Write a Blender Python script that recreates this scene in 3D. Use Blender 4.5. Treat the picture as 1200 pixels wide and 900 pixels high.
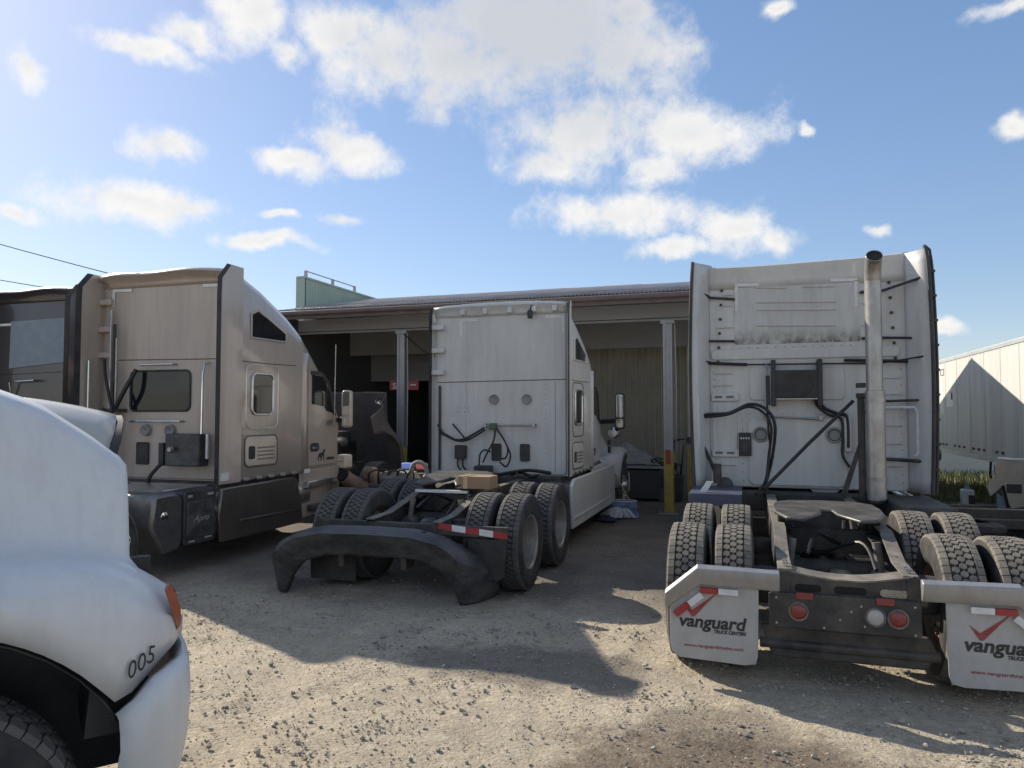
import bpy, math, random
from mathutils import Vector, Matrix, Euler, noise
random.seed(7)
R = math.radians
for o in list(bpy.data.objects): bpy.data.objects.remove(o)
scn = bpy.context.scene
COL = scn.collection

# ---------------------------------------------------------------- camera, sky, sun, exposure
CAM_H, YAW, PITCH, FPX = 1.88, R(18), math.atan(35/850), 850.0
cd = bpy.data.cameras.new('camera'); cam = bpy.data.objects.new('camera', cd); COL.objects.link(cam)
cam.location = (0, 0, CAM_H); cam.rotation_euler = (R(90)+PITCH, 0, YAW)
cd.sensor_width = 36; cd.lens = 36*FPX/1200; cd.clip_start = .05; cd.clip_end = 3000
scn.camera = cam
SUN_AZ, SUN_EL = R(-64.5), R(31.8)
sun_dir = Vector((math.sin(SUN_AZ)*math.cos(SUN_EL), math.cos(SUN_AZ)*math.cos(SUN_EL), math.sin(SUN_EL)))
sd = bpy.data.lights.new('sun', 'SUN'); sd.energy = 5.0; sd.angle = R(.53); sd.color = (1, .92, .79)
so = bpy.data.objects.new('sun', sd); COL.objects.link(so)
so.rotation_euler = (-sun_dir).to_track_quat('-Z', 'Y').to_euler(); so.location = (-20, 10, 20)
vs = scn.view_settings
vs.view_transform = 'Standard'; vs.look = 'None'; vs.exposure = .36; vs.gamma = 1; vs.use_curve_mapping = False
scn.render.engine = 'CYCLES'

world = bpy.data.worlds.new('World'); scn.world = world; world.use_nodes = True
world.cycles.sampling_method = 'MANUAL'; world.cycles.sample_map_resolution = 256
CLOUD_A, CLOUD_B = (7.0, 6.85, 6.6), (4.5, 4.7, 5.0)
def build_sky():
    nt = world.node_tree; N = nt.nodes; L = nt.links; N.clear()
    out = N.new('ShaderNodeOutputWorld'); bg = N.new('ShaderNodeBackground'); bg.inputs[1].default_value = .11
    sky = N.new('ShaderNodeTexSky'); sky.sky_type = 'NISHITA'; sky.sun_disc = False
    sky.sun_elevation = SUN_EL; sky.sun_rotation = SUN_AZ
    sky.air_density = 1.0; sky.dust_density = .35; sky.ozone_density = 1.0; sky.altitude = 10
    tc = N.new('ShaderNodeTexCoord')
    fw = Vector((-math.sin(YAW)*math.cos(PITCH), math.cos(YAW)*math.cos(PITCH), math.sin(PITCH)))
    rt = Vector((math.cos(YAW), math.sin(YAW), 0)); up = rt.cross(fw)
    def dirn(px, py): return (fw + rt*((px-600)/FPX) + up*((450-py)/FPX)).normalized()
    # cumulus clouds: (bearing and elevation as a direction, half width, half height in 1/850 rad)
    cl = [(630,40,135,85),(530,75,80,50),(445,70,60,45),(400,35,50,32),(730,70,75,50),(690,150,105,52),(810,160,75,36),
          (640,190,60,22),(770,205,42,22),(735,20,30,25),(300,15,38,40),(335,62,26,18),(505,118,26,30),
          (390,165,34,36),(350,192,38,16),(415,182,40,22),(165,238,95,24),(215,242,52,14),(190,172,42,21),(168,62,46,14),(225,42,30,18),
          (305,281,54,10),(400,259,30,9),(720,250,88,24),(862,268,44,26),(915,277,28,19),(790,288,46,12),(42,75,13,20),
          (14,256,22,10),(1192,148,15,14),(1190,5,28,9),(912,4,14,9),(1112,386,24,8),(1030,265,12,8),(945,150,8,9),(322,254,24,6)]
    def math_(op, a, b=None, c=None, clamp=False):
        m = N.new('ShaderNodeMath'); m.operation = op; m.use_clamp = clamp
        for i, v in enumerate((a, b, c)):
            if v is None: continue
            if isinstance(v, (int, float)): m.inputs[i].default_value = v
            else: L.new(v, m.inputs[i])
        return m.outputs[0]
    def dot(vec, c):
        n = N.new('ShaderNodeVectorMath'); n.operation = 'DOT_PRODUCT'; L.new(vec, n.inputs[0]); n.inputs[1].default_value = c; return n.outputs['Value']
    def local(d, a, b, vec):                        # squared distance from a cloud's middle, in cloud half sizes
        r = d.cross(Vector((0,0,1))).normalized(); u = r.cross(d)
        x, y = dot(vec, r/a), dot(vec, u/b)
        return math_('MULTIPLY_ADD', y, y, math_('MULTIPLY', x, x))
    # wobble the direction so that outlines are torn and cauliflowered
    n1 = N.new('ShaderNodeTexNoise'); n1.inputs['Scale'].default_value = 13; n1.inputs['Detail'].default_value = 3; n1.inputs['Roughness'].default_value = .6
    L.new(tc.outputs['Generated'], n1.inputs['Vector'])
    wob = N.new('ShaderNodeVectorMath'); wob.operation = 'MULTIPLY_ADD'; L.new(n1.outputs['Color'], wob.inputs[0]); wob.inputs[1].default_value = (.055,)*3; wob.inputs[2].default_value = (-.0275,)*3
    add = N.new('ShaderNodeVectorMath'); add.operation = 'ADD'; L.new(tc.outputs['Generated'], add.inputs[0]); L.new(wob.outputs[0], add.inputs[1])
    vec = add.outputs[0]; prev = None
    for i, (x, y, a, b) in enumerate(cl):
        if i % 9 == 8:                              # tie each batch of clouds to the one before it, so that the shader stays small
            ch = N.new('ShaderNodeVectorMath'); ch.operation = 'MULTIPLY_ADD'; L.new(prev, ch.inputs[0]); ch.inputs[1].default_value = (1e-7,)*3
            L.new(vec, ch.inputs[2]); vec = ch.outputs[0]
        v = local(dirn(x, y), a*1.18/FPX, b*1.18/FPX, vec)
        prev = v if prev is None else math_('SMOOTH_MIN', prev, v, .15)
    # the same fair-weather cumulus goes on round the rest of the sky
    nf = N.new('ShaderNodeTexNoise'); nf.inputs['Scale'].default_value = 4.5; nf.inputs['Detail'].default_value = 3
    st = N.new('ShaderNodeMapping'); st.inputs['Scale'].default_value = (1,1,2); L.new(tc.outputs['Generated'], st.inputs[0]); L.new(st.outputs[0], nf.inputs['Vector'])
    dt = N.new('ShaderNodeVectorMath'); dt.operation = 'DOT_PRODUCT'; L.new(tc.outputs['Generated'], dt.inputs[0]); dt.inputs[1].default_value = fw
    inview = N.new('ShaderNodeMapRange'); inview.inputs[1].default_value = .55; inview.inputs[2].default_value = .68; L.new(dt.outputs['Value'], inview.inputs[0])
    field = math_('ADD', math_('MULTIPLY', math_('SUBTRACT', .66, nf.outputs[0]), 7.0), math_('MULTIPLY', inview.outputs[0], 8.0))
    front = N.new('ShaderNodeMapRange'); front.inputs[1].default_value = .3; front.inputs[2].default_value = .4; front.inputs[3].default_value = 9; front.inputs[4].default_value = 0; L.new(dt.outputs['Value'], front.inputs[0])
    prev = math_('ADD', math_('POWER', math_('MAXIMUM', prev, 0.0), .5), front.outputs[0])
    prev = math_('MINIMUM', prev, math_('MAXIMUM', field, 0.0))
    n2 = N.new('ShaderNodeTexNoise'); n2.inputs['Scale'].default_value = 15; n2.inputs['Detail'].default_value = 8; n2.inputs['Roughness'].default_value = .66
    L.new(tc.outputs['Generated'], n2.inputs['Vector'])
    dens = math_('SUBTRACT', 1.0, prev)
    dens = math_('ADD', dens, math_('MULTIPLY', math_('SUBTRACT', n2.outputs[0], .5), 2.1))
    mr = N.new('ShaderNodeMapRange'); mr.interpolation_type = 'SMOOTHSTEP'; mr.inputs[1].default_value = -.12; mr.inputs[2].default_value = .78
    L.new(dens, mr.inputs[0]); alpha = mr.outputs[0]
    # thick middles turn grey, thin rims stay bright (they are lit from behind)
    bl = local(dirn(630, 20), .30, .20, vec)
    thick = math_('ADD', math_('MULTIPLY', math_('SUBTRACT', 1.0, math_('POWER', bl, .5), clamp=True), math_('MULTIPLY_ADD', n2.outputs[0], 1.8, .15)), math_('MULTIPLY', math_('SUBTRACT', .6, math_('ADD', prev, math_('MULTIPLY', math_('SUBTRACT', n2.outputs[0], .5), 1.6)), clamp=True), .55), clamp=True)
    cm = N.new('ShaderNodeMixRGB'); cm.inputs[1].default_value = (*CLOUD_A, 1); cm.inputs[2].default_value = (*CLOUD_B, 1); L.new(thick, cm.inputs[0])
    gm = N.new('ShaderNodeGamma'); gm.inputs[1].default_value = .62; L.new(sky.outputs[0], gm.inputs[0])   # hazy air evens the sky out
    hs = N.new('ShaderNodeHueSaturation'); hs.inputs['Saturation'].default_value = 1.36; hs.inputs['Value'].default_value = 1.7; L.new(gm.outputs[0], hs.inputs['Color'])
    mx = N.new('ShaderNodeMixRGB'); L.new(math_('MULTIPLY', alpha, .94), mx.inputs[0]); ti = N.new('ShaderNodeMixRGB'); ti.blend_type = 'MULTIPLY'; ti.inputs[0].default_value = 1; ti.inputs[2].default_value = (.96, 1.0, 1.14, 1); L.new(hs.outputs[0], ti.inputs[1]); L.new(ti.outputs[0], mx.inputs[1]); L.new(cm.outputs[0], mx.inputs[2])
    L.new(mx.outputs[0], bg.inputs[0]); L.new(bg.outputs[0], out.inputs[0])
build_sky()

# ---------------------------------------------------------------- helpers
class MB:
    def __init__(s): s.v = []; s.f = []
    def add(s, vs, fs):
        b = len(s.v); s.v += [tuple(p) for p in vs]; s.f += [tuple(i+b for i in f) for f in fs]; return s
    def box(s, x0, x1, y0, y1, z0, z1):
        return s.add([(x0,y0,z0),(x1,y0,z0),(x1,y1,z0),(x0,y1,z0),(x0,y0,z1),(x1,y0,z1),(x1,y1,z1),(x0,y1,z1)],
                     [(0,3,2,1),(4,5,6,7),(0,1,5,4),(1,2,6,5),(2,3,7,6),(3,0,4,7)])
    def loft(s, rings, closed=True, caps=True):
        n = len(rings[0]); vs = [p for r in rings for p in r]; fs = []
        for i in range(len(rings)-1):
            for j in range(n if closed else n-1):
                k = (j+1) % n
                fs.append((i*n+j, i*n+k, (i+1)*n+k, (i+1)*n+j))
        if caps and closed:
            fs.append(tuple(range(n-1, -1, -1))); fs.append(tuple((len(rings)-1)*n+j for j in range(n)))
        return s.add(vs, fs)
    def prism(s, poly, axis, a, b):
        def P(p, t): return (t, p[0], p[1]) if axis == 'x' else (p[0], t, p[1]) if axis == 'y' else (p[0], p[1], t)
        return s.loft([[P(p, a) for p in poly], [P(p, b) for p in poly]])
    def tube(s, pts, r, n=8, caps=True):
        pts = [Vector(p) for p in pts]; rings = []
        rr = r if isinstance(r, (list, tuple)) else [r]*len(pts)
        t0 = (pts[1]-pts[0]).normalized(); up = Vector((0,0,1)) if abs(t0.z) < .9 else Vector((1,0,0))
        nx = t0.cross(up).normalized()
        for i, p in enumerate(pts):
            t = (pts[min(i+1, len(pts)-1)]-pts[max(i-1, 0)]).normalized()
            nx = (nx - t*nx.dot(t)).normalized(); ny = t.cross(nx)
            rings.append([p + nx*(math.cos(2*math.pi*k/n)*rr[i]) + ny*(math.sin(2*math.pi*k/n)*rr[i]) for k in range(n)])
        return s.loft(rings, True, caps)
    def lathe(s, prof, n=32, c=(0,0,0), axis='x', caps=False):
        rings = []
        for k in range(n):
            a = 2*math.pi*k/n; ca, sa = math.cos(a), math.sin(a); ring = []
            for t, r in prof:
                p = (t, r*ca, r*sa) if axis == 'x' else (r*ca, t, r*sa) if axis == 'y' else (r*ca, r*sa, t)
                ring.append((p[0]+c[0], p[1]+c[1], p[2]+c[2]))
            rings.append(ring)
        rings.append(rings[0]); return s.loft(rings, False, False)
    def build(s, name, mat, parent=None, smooth=False, bevel=0, solid=0, angle=35, loc=None, rot=None, seg=2):
        me = bpy.data.meshes.new(name); me.from_pydata(s.v, [], s.f); me.materials.append(M[mat] if isinstance(mat, str) else mat)
        import bmesh
        bm = bmesh.new(); bm.from_mesh(me)
        if not solid: bmesh.ops.recalc_face_normals(bm, faces=bm.faces)
        bm.to_mesh(me); bm.free()
        return mobj(name, me, parent, smooth or bevel > 0, bevel, solid, angle, loc, rot, seg)
def mobj(name, me, parent=None, smooth=False, bevel=0, solid=0, angle=35, loc=None, rot=None, seg=2):
    if smooth:
        for p in me.polygons: p.use_smooth = True
        me.set_sharp_from_angle(angle=R(angle))
    o = bpy.data.objects.new(name, me); COL.objects.link(o); o.parent = parent
    if loc: o.location = loc
    if rot: o.rotation_euler = rot
    if solid:
        m = o.modifiers.new('solid', 'SOLIDIFY'); m.thickness = solid; m.offset = -1
    if bevel:
        m = o.modifiers.new('bevel', 'BEVEL'); m.width = bevel; m.segments = seg; m.limit_method = 'ANGLE'; m.angle_limit = R(40); m.harden_normals = False
    return o
def thing(name, label, cat, loc=(0,0,0), rz=0, group=None):
    o = bpy.data.objects.new(name, None); o.empty_display_size = .2; COL.objects.link(o)
    o.location = loc; o.rotation_euler = (0,0,rz); o['label'] = label; o['category'] = cat
    if group: o['group'] = group
    return o
def tag(o, label, cat, group=None, kind=None):
    o['label'] = label; o['category'] = cat
    if group: o['group'] = group
    if kind: o['kind'] = kind
    return o
def copy_tree(o, parent=None):
    c = o.copy(); COL.objects.link(c); c.parent = parent
    for ch in o.children: copy_tree(ch, c)
    return c
def rr(a0, a1, b0, b1, r, n=4):
    pts = []
    for cx, cy, s in ((a1-r, b1-r, 0), (a0+r, b1-r, 90), (a0+r, b0+r, 180), (a1-r, b0+r, 270)):
        for k in range(n+1):
            a = R(s+90*k/n); pts.append((cx+r*math.cos(a), cy+r*math.sin(a)))
    return pts
def spline(pts, n=6):
    pts = [Vector(p) for p in pts]; out = []
    for i in range(len(pts)-1):
        p0, p1, p2, p3 = pts[max(i-1,0)], pts[i], pts[i+1], pts[min(i+2, len(pts)-1)]
        for k in range(n):
            t = k/n
            out.append(.5*((2*p1)+(p2-p0)*t+(2*p0-5*p1+4*p2-p3)*t*t+(-p0+3*p1-3*p2+p3)*t**3))
    out.append(pts[-1]); return out
def lerp(a, b, t): return a+(b-a)*t
def interp(tab, x):
    if x <= tab[0][0]: return tab[0][1]
    for (x0, y0), (x1, y1) in zip(tab, tab[1:]):
        if x <= x1: return lerp(y0, y1, (x-x0)/(x1-x0))
    return tab[-1][1]
def sstep(a, b, x):
    t = min(1, max(0, (x-a)/(b-a))); return t*t*(3-2*t)
def text(s, size, mat, parent, loc, rot, bold=0, shear=0, name='lettering', ext=.001, align='LEFT', spacing=1.0, width=None):
    c = bpy.data.curves.new('txt', 'FONT'); c.body = s; c.size = size; c.offset = bold; c.shear = shear; c.extrude = ext; c.align_x = align; c.space_character = spacing
    c.resolution_u = 3
    o = bpy.data.objects.new('txt', c); COL.objects.link(o)
    me = bpy.data.meshes.new_from_object(o.evaluated_get(bpy.context.evaluated_depsgraph_get()))
    bpy.data.objects.remove(o)
    if width:
        xs = [v.co.x for v in me.vertices]; k = width/(max(xs)-min(xs)); x0 = min(xs)
        for v in me.vertices: v.co.x = (v.co.x-x0)*k
    me.materials.clear(); me.materials.append(M[mat]); me.name = name
    return mobj(name, me, parent, loc=loc, rot=rot)
REAR = (R(90), 0, 0); SIDE = (R(90), 0, R(90))      # lettering read from behind / from the right-hand side

# ---------------------------------------------------------------- materials
M = {}
def mat(name, col, rough=.5, metal=0, col2=None, amt=.5, scale=3, stretch=(1,1,1), bump=0, bscale=60, coat=0, spec=.5, lo=.42, hi=.68, col3=None, scale3=25, amt3=.3, emit=0, trans=0, streak=0, grime=None):
    m = bpy.data.materials.new(name); m.use_nodes = True; nt = m.node_tree; N = nt.nodes; L = nt.links
    b = N['Principled BSDF']; b.inputs['Roughness'].default_value = rough; b.inputs['Metallic'].default_value = metal
    b.inputs['Coat Weight'].default_value = coat; b.inputs['Coat Roughness'].default_value = .08; b.inputs['Specular IOR Level'].default_value = spec
    b.inputs['Base Color'].default_value = (*col, 1)
    if trans: b.inputs['Transmission Weight'].default_value = trans
    tc = N.new('ShaderNodeTexCoord')
    mp = N.new('ShaderNodeMapping'); mp.inputs['Scale'].default_value = stretch; L.new(tc.outputs['Object'], mp.inputs[0])
    cur = None
    def layer(cur, c, sc, am, l, h, seed, det=6):
        n = N.new('ShaderNodeTexNoise'); n.inputs['Scale'].default_value = sc; n.inputs['Detail'].default_value = det; n.inputs['Roughness'].default_value = .65
        ad = N.new('ShaderNodeVectorMath'); ad.operation = 'ADD'; ad.inputs[1].default_value = (seed, seed*1.7, seed*.6); L.new(mp.outputs[0], ad.inputs[0]); L.new(ad.outputs[0], n.inputs[0])
        r = N.new('ShaderNodeMapRange'); r.inputs[1].default_value = l; r.inputs[2].default_value = h; r.inputs[4].default_value = am; L.new(n.outputs[0], r.inputs[0])
        x = N.new('ShaderNodeMixRGB'); L.new(r.outputs[0], x.inputs[0]); x.inputs[2].default_value = (*c, 1)
        if cur is None: x.inputs[1].default_value = (*col, 1)
        else: L.new(cur, x.inputs[1])
        return x.outputs[0], r.outputs[0]
    f = None
    if col2: cur, f = layer(cur, col2, scale, amt, lo, hi, 3.1)
    if col3: cur, f3 = layer(cur, col3, scale3, amt3, .45, .75, 9.7)
    def extra(cur, sc3, am, l, h, c, zr=None):
        n = N.new('ShaderNodeTexNoise'); n.inputs['Scale'].default_value = 1; n.inputs['Detail'].default_value = 5; n.inputs['Roughness'].default_value = .6
        m2 = N.new('ShaderNodeMapping'); m2.inputs['Scale'].default_value = sc3; L.new(tc.outputs['Object'], m2.inputs[0]); L.new(m2.outputs[0], n.inputs[0])
        r = N.new('ShaderNodeMapRange'); r.inputs[1].default_value = l; r.inputs[2].default_value = h; r.inputs[4].default_value = am; L.new(n.outputs[0], r.inputs[0]); fac = r.outputs[0]
        if zr:
            sp = N.new('ShaderNodeSeparateXYZ'); L.new(tc.outputs['Object'], sp.inputs[0]); q = N.new('ShaderNodeMapRange'); q.inputs[1].default_value = zr[0]; q.inputs[2].default_value = zr[1]; L.new(sp.outputs['Z'], q.inputs[0])
            mu = N.new('ShaderNodeMath'); mu.operation = 'MULTIPLY'; L.new(fac, mu.inputs[0]); L.new(q.outputs[0], mu.inputs[1]); fac = mu.outputs[0]
        x = N.new('ShaderNodeMixRGB'); L.new(fac, x.inputs[0]); L.new(cur, x.inputs[1]); x.inputs[2].default_value = (*c, 1); return x.outputs[0]
    if streak: cur = extra(cur, (16,16,.8), streak, .48, .78, tuple(v*.55 for v in col))
    if grime: cur = extra(cur, (14,3,9), 1.0, .36, .62, (.12,.11,.10), grime)
    if cur: L.new(cur, b.inputs['Base Color'])
    if f is not None and not metal:
        rm = N.new('ShaderNodeMapRange'); rm.inputs[3].default_value = rough; rm.inputs[4].default_value = min(1, rough+.3); L.new(f, rm.inputs[0]); L.new(rm.outputs[0], b.inputs['Roughness'])
    if bump:
        n = N.new('ShaderNodeTexNoise'); n.inputs['Scale'].default_value = bscale; n.inputs['Detail'].default_value = 5; L.new(tc.outputs['Object'], n.inputs[0])
        bp = N.new('ShaderNodeBump'); bp.inputs['Strength'].default_value = bump; bp.inputs['Distance'].default_value = .01; L.new(n.outputs[0], bp.inputs['Height']); L.new(bp.outputs[0], b.inputs['Normal'])
    if emit: b.inputs['Emission Color'].default_value = (*col, 1); b.inputs['Emission Strength'].default_value = emit
    M[name] = m; return m
DUST = (.36,.30,.22)
mat('white_paint', (.60,.595,.575), .36, 0, (.43,.405,.37), .55, 1.6, (1,1,.35), coat=.4, col3=(.30,.27,.23), scale3=14, amt3=.22)
mat('white_wall', (.60,.59,.56), .45, 0, (.47,.45,.41), .6, 1.3, (1.2,1,.3), bump=.03, bscale=8, col3=(.34,.31,.27), scale3=9, amt3=.25, streak=.25)
mat('wall_grimy', (.58,.57,.54), .45, 0, (.45,.43,.39), .6, 1.3, (1.2,1,.3), bump=.03, bscale=8, col3=(.30,.28,.25), scale3=9, amt3=.35, streak=.35, grime=(2.88,2.70))
mat('hood_white', (.66,.655,.645), .34, 0, (.57,.56,.535), .4, 1.2, (1,1,.6), coat=.12, col3=(.5,.47,.42), scale3=26, amt3=.2, streak=.2, bump=.02, bscale=3)
mat('cream_bounce', (.43,.41,.355), .3, 0, (.5,.46,.36), .5, 2, coat=.4)  # hood crown tone with shade and yellowish bounce put into the colour
mat('tan_paint', (.49,.41,.345), .34, .25, (.37,.305,.26), .5, 1.5, (1,1,.4), coat=.8, col3=(.44,.39,.34), scale3=16, amt3=.25, streak=.25)
mat('tan_skirt_shaded', (.10,.082,.07), .22, .3, (.16,.135,.115), .6, 1.5, coat=.9)  # tan paint darkened: shade and dark ground reflections put into the colour
mat('tan_wall', (.47,.40,.34), .42, .1, (.35,.295,.255), .6, 1.4, (1,1,.3), coat=.2, col3=(.43,.38,.33), scale3=10, amt3=.3, streak=.4)
mat('dark_tan', (.16,.135,.12), .4, .1, (.11,.095,.085), .5, 2)
mat('dark_paint', (.055,.05,.055), .3, .2, (.10,.09,.085), .5, 1.6, (1,1,.4), coat=.5)
mat('hood_inner', (.06,.06,.062), .7, 0, (.12,.11,.10), .6, 4)
mat('black_plastic', (.022,.022,.024), .5, 0, (.10,.09,.08), .5, 5, bump=.08, bscale=120)
mat('dusty_plastic', (.03,.031,.034), .42, 0, (.13,.125,.115), .65, 4, (1,1,1.6), bump=.1, bscale=40, col3=(.2,.18,.15), scale3=30, amt3=.25)
mat('rubber', (.022,.021,.021), .8, 0, (.11,.098,.08), .6, 6, bump=.12, bscale=90)
mat('tread_dusty', (.21,.185,.15), .9, 0, (.06,.055,.05), .7, 9, bump=.2, bscale=120)
mat('tread_grey', (.085,.08,.076), .85, 0, (.16,.145,.12), .6, 7, bump=.2, bscale=120)
mat('hose', (.014,.014,.015), .45)
mat('frame_black', (.03,.029,.029), .6, 0, (.16,.135,.105), .6, 4, bump=.1, bscale=70)
mat('frame_dusty', (.14,.125,.105), .75, 0, (.30,.26,.20), .8, 5, bump=.15, bscale=60, col3=(.04,.04,.04), scale3=12, amt3=.5)
mat('fifth_plate', (.075,.072,.068), .45, .3, (.20,.18,.15), .8, 5, (1,2.2,1), bump=.2, bscale=14, col3=(.02,.02,.02), scale3=9, amt3=.7)
mat('grease', (.012,.012,.012), .3, 0, (.09,.08,.07), .6, 9)
mat('steel', (.42,.41,.40), .42, .85, (.24,.21,.18), .6, 8)
mat('galvanized', (.36,.36,.36), .45, .5, (.27,.25,.22), .6, 9, (1,1,.4), col3=(.25,.22,.18), scale3=20, amt3=.25)
mat('chrome', (.75,.75,.76), .14, 1.0, (.5,.49,.47), .5, 9)
mat('aluminium', (.62,.62,.61), .3, .9, (.38,.36,.33), .6, 6)
mat('dark_steel', (.20,.195,.19), .3, .7, (.09,.085,.08), .7, 5, col3=(.3,.27,.22), scale3=12, amt3=.3)
mat('stack_steel', (.46,.44,.41), .38, .7, (.27,.23,.19), .7, 4, (1,1,.5), col3=(.2,.17,.14), scale3=18, amt3=.4)
mat('glass', (.012,.014,.017), .06, 0, spec=.6)
mat('mirror_glass', (.55,.57,.6), .05, 1.0)
mat('flap_white', (.43,.425,.415), .6, 0, (.36,.33,.28), .6, 5, (1,1,.5), bump=.04, bscale=12, col3=(.28,.25,.2), scale3=22, amt3=.3)
mat('red_tape', (.36,.03,.035), .35, 0, (.25,.06,.05), .5, 12)
mat('white_tape', (.7,.7,.69), .35, 0, (.5,.48,.43), .5, 12)
mat('red_print', (.28,.035,.04), .5, 0, (.36,.13,.11), .5, 20)
mat('black_print', (.018,.018,.02), .5, 0, (.1,.1,.1), .4, 20)
mat('faint_print', (.16,.145,.13), .5)
mat('red_lens', (.20,.014,.014), .3, 0, (.18,.05,.04), .5, 20, coat=.6)
mat('clear_lens', (.42,.41,.39), .2, 0, (.28,.26,.23), .5, 15, coat=.5)
mat('amber', (.33,.075,.025), .2, 0, coat=.8)
mat('orange_cap', (.50,.17,.04), .5, 0, (.35,.12,.05), .5, 12)
mat('reservoir', (.58,.53,.42), .5, 0, (.45,.38,.28), .5, 9)
mat('rust', (.22,.15,.105), .75, 0, (.12,.07,.05), .7, 9, bump=.15)
mat('soot_and_holes', (.012,.011,.01), .9)  # stack soot, and the painted-in dark of plates that pass for openings
mat('sand', (.32,.27,.19), .95)
mat('concrete', (.30,.265,.22), .9, 0, (.20,.175,.15), .7, 1.3, bump=.12, bscale=18, col3=(.12,.105,.09), scale3=6, amt3=.4)
mat('stone_a', (.38,.34,.275), .9, 0, (.22,.20,.18), .6, 4); mat('stone_b', (.22,.205,.19), .9); mat('stone_c', (.40,.365,.30), .9)
mat('roof_metal', (.34,.31,.29), .5, .3, (.20,.15,.13), .7, 2.2, col3=(.17,.13,.11), scale3=12, amt3=.35)
mat('fascia_brown', (.15,.115,.105), .6, 0, (.10,.075,.07), .6, 4)
mat('beam_grey', (.27,.265,.26), .6, 0, (.30,.29,.28), .6, 2)
mat('panel_grey', (.30,.29,.275), .7, 0, (.22,.21,.20), .6, 1.2, (1,1,2))
mat('wall_corr', (.38,.345,.26), .55, .1, (.24,.23,.20), .6, 1.2, (2,1,.3), col3=(.18,.16,.14), scale3=8, amt3=.25)
mat('green_clad', (.40,.50,.42), .55, .0, (.32,.40,.35), .6, 1.0, (1,1,.4))
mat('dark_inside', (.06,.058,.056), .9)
mat('yellow_paint', (.46,.33,.06), .55, 0, (.30,.22,.08), .6, 6, col3=(.12,.10,.07), scale3=14, amt3=.5)
mat('red_paint', (.38,.05,.03), .5, 0, (.25,.08,.06), .6, 9)
mat('cardboard', (.36,.235,.14), .85, 0, (.28,.18,.11), .5, 4)
mat('tape', (.58,.40,.22), .3, coat=.5)
mat('tarp', (.30,.285,.27), .7, 0, (.20,.19,.18), .7, 3, bump=.2, bscale=20)
mat('mop_white', (.60,.60,.62), .9, 0, (.35,.36,.42), .6, 30); mat('cloth_blue', (.11,.15,.27), .9, 0, (.34,.37,.46), .7, 12, bump=.2); mat('navy', (.03,.04,.085), .9)
mat('wood', (.38,.29,.16), .7, 0, (.28,.2,.11), .5, 6, (1,1,8)); mat('old_timber', (.11,.095,.08), .85, 0, (.06,.05,.045), .6, 5)
mat('trailer_white', (.66,.65,.61), .45, .0, (.52,.50,.45), .6, .8, (1,3,.25), col3=(.40,.37,.32), scale3=4, amt3=.25, streak=.3)
mat('trailer_patch', (.80,.79,.76), .4); mat('trailer_rail', (.56,.57,.58), .45, .4, (.40,.40,.39), .5, 3)
mat('beige_scrap', (.50,.44,.36), .7, 0, (.38,.33,.27), .7, 5, col3=(.25,.22,.19), scale3=14, amt3=.3); mat('scrap_blue', (.20,.25,.30), .7, 0, (.30,.32,.33), .6, 6)
mat('far_wall', (.55,.55,.50), .8, 0, (.45,.45,.41), .5, .5); mat('grass', (.10,.115,.045), .9, 0, (.20,.18,.08), .6, .6)
mat('bark', (.10,.08,.06), .9, 0, (.06,.05,.04), .5, 6); mat('leaf', (.05,.075,.03), .8, 0, (.09,.11,.04), .6, 2)
mat('gas_green', (.06,.12,.06), .5); mat('sign_red', (.40,.07,.07), .5); mat('jug', (.55,.58,.6), .4)
mat('lamp_glow', (1,.95,.85), .4, emit=6)
mat('oil_blue', (.05,.06,.10), .5, 0, (.10,.10,.11), .5, 6)
mat('blue_led', (.3,.4,1), .4, emit=.12); mat('red_led', (.8,.22,.18), .4, emit=.1)
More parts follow.
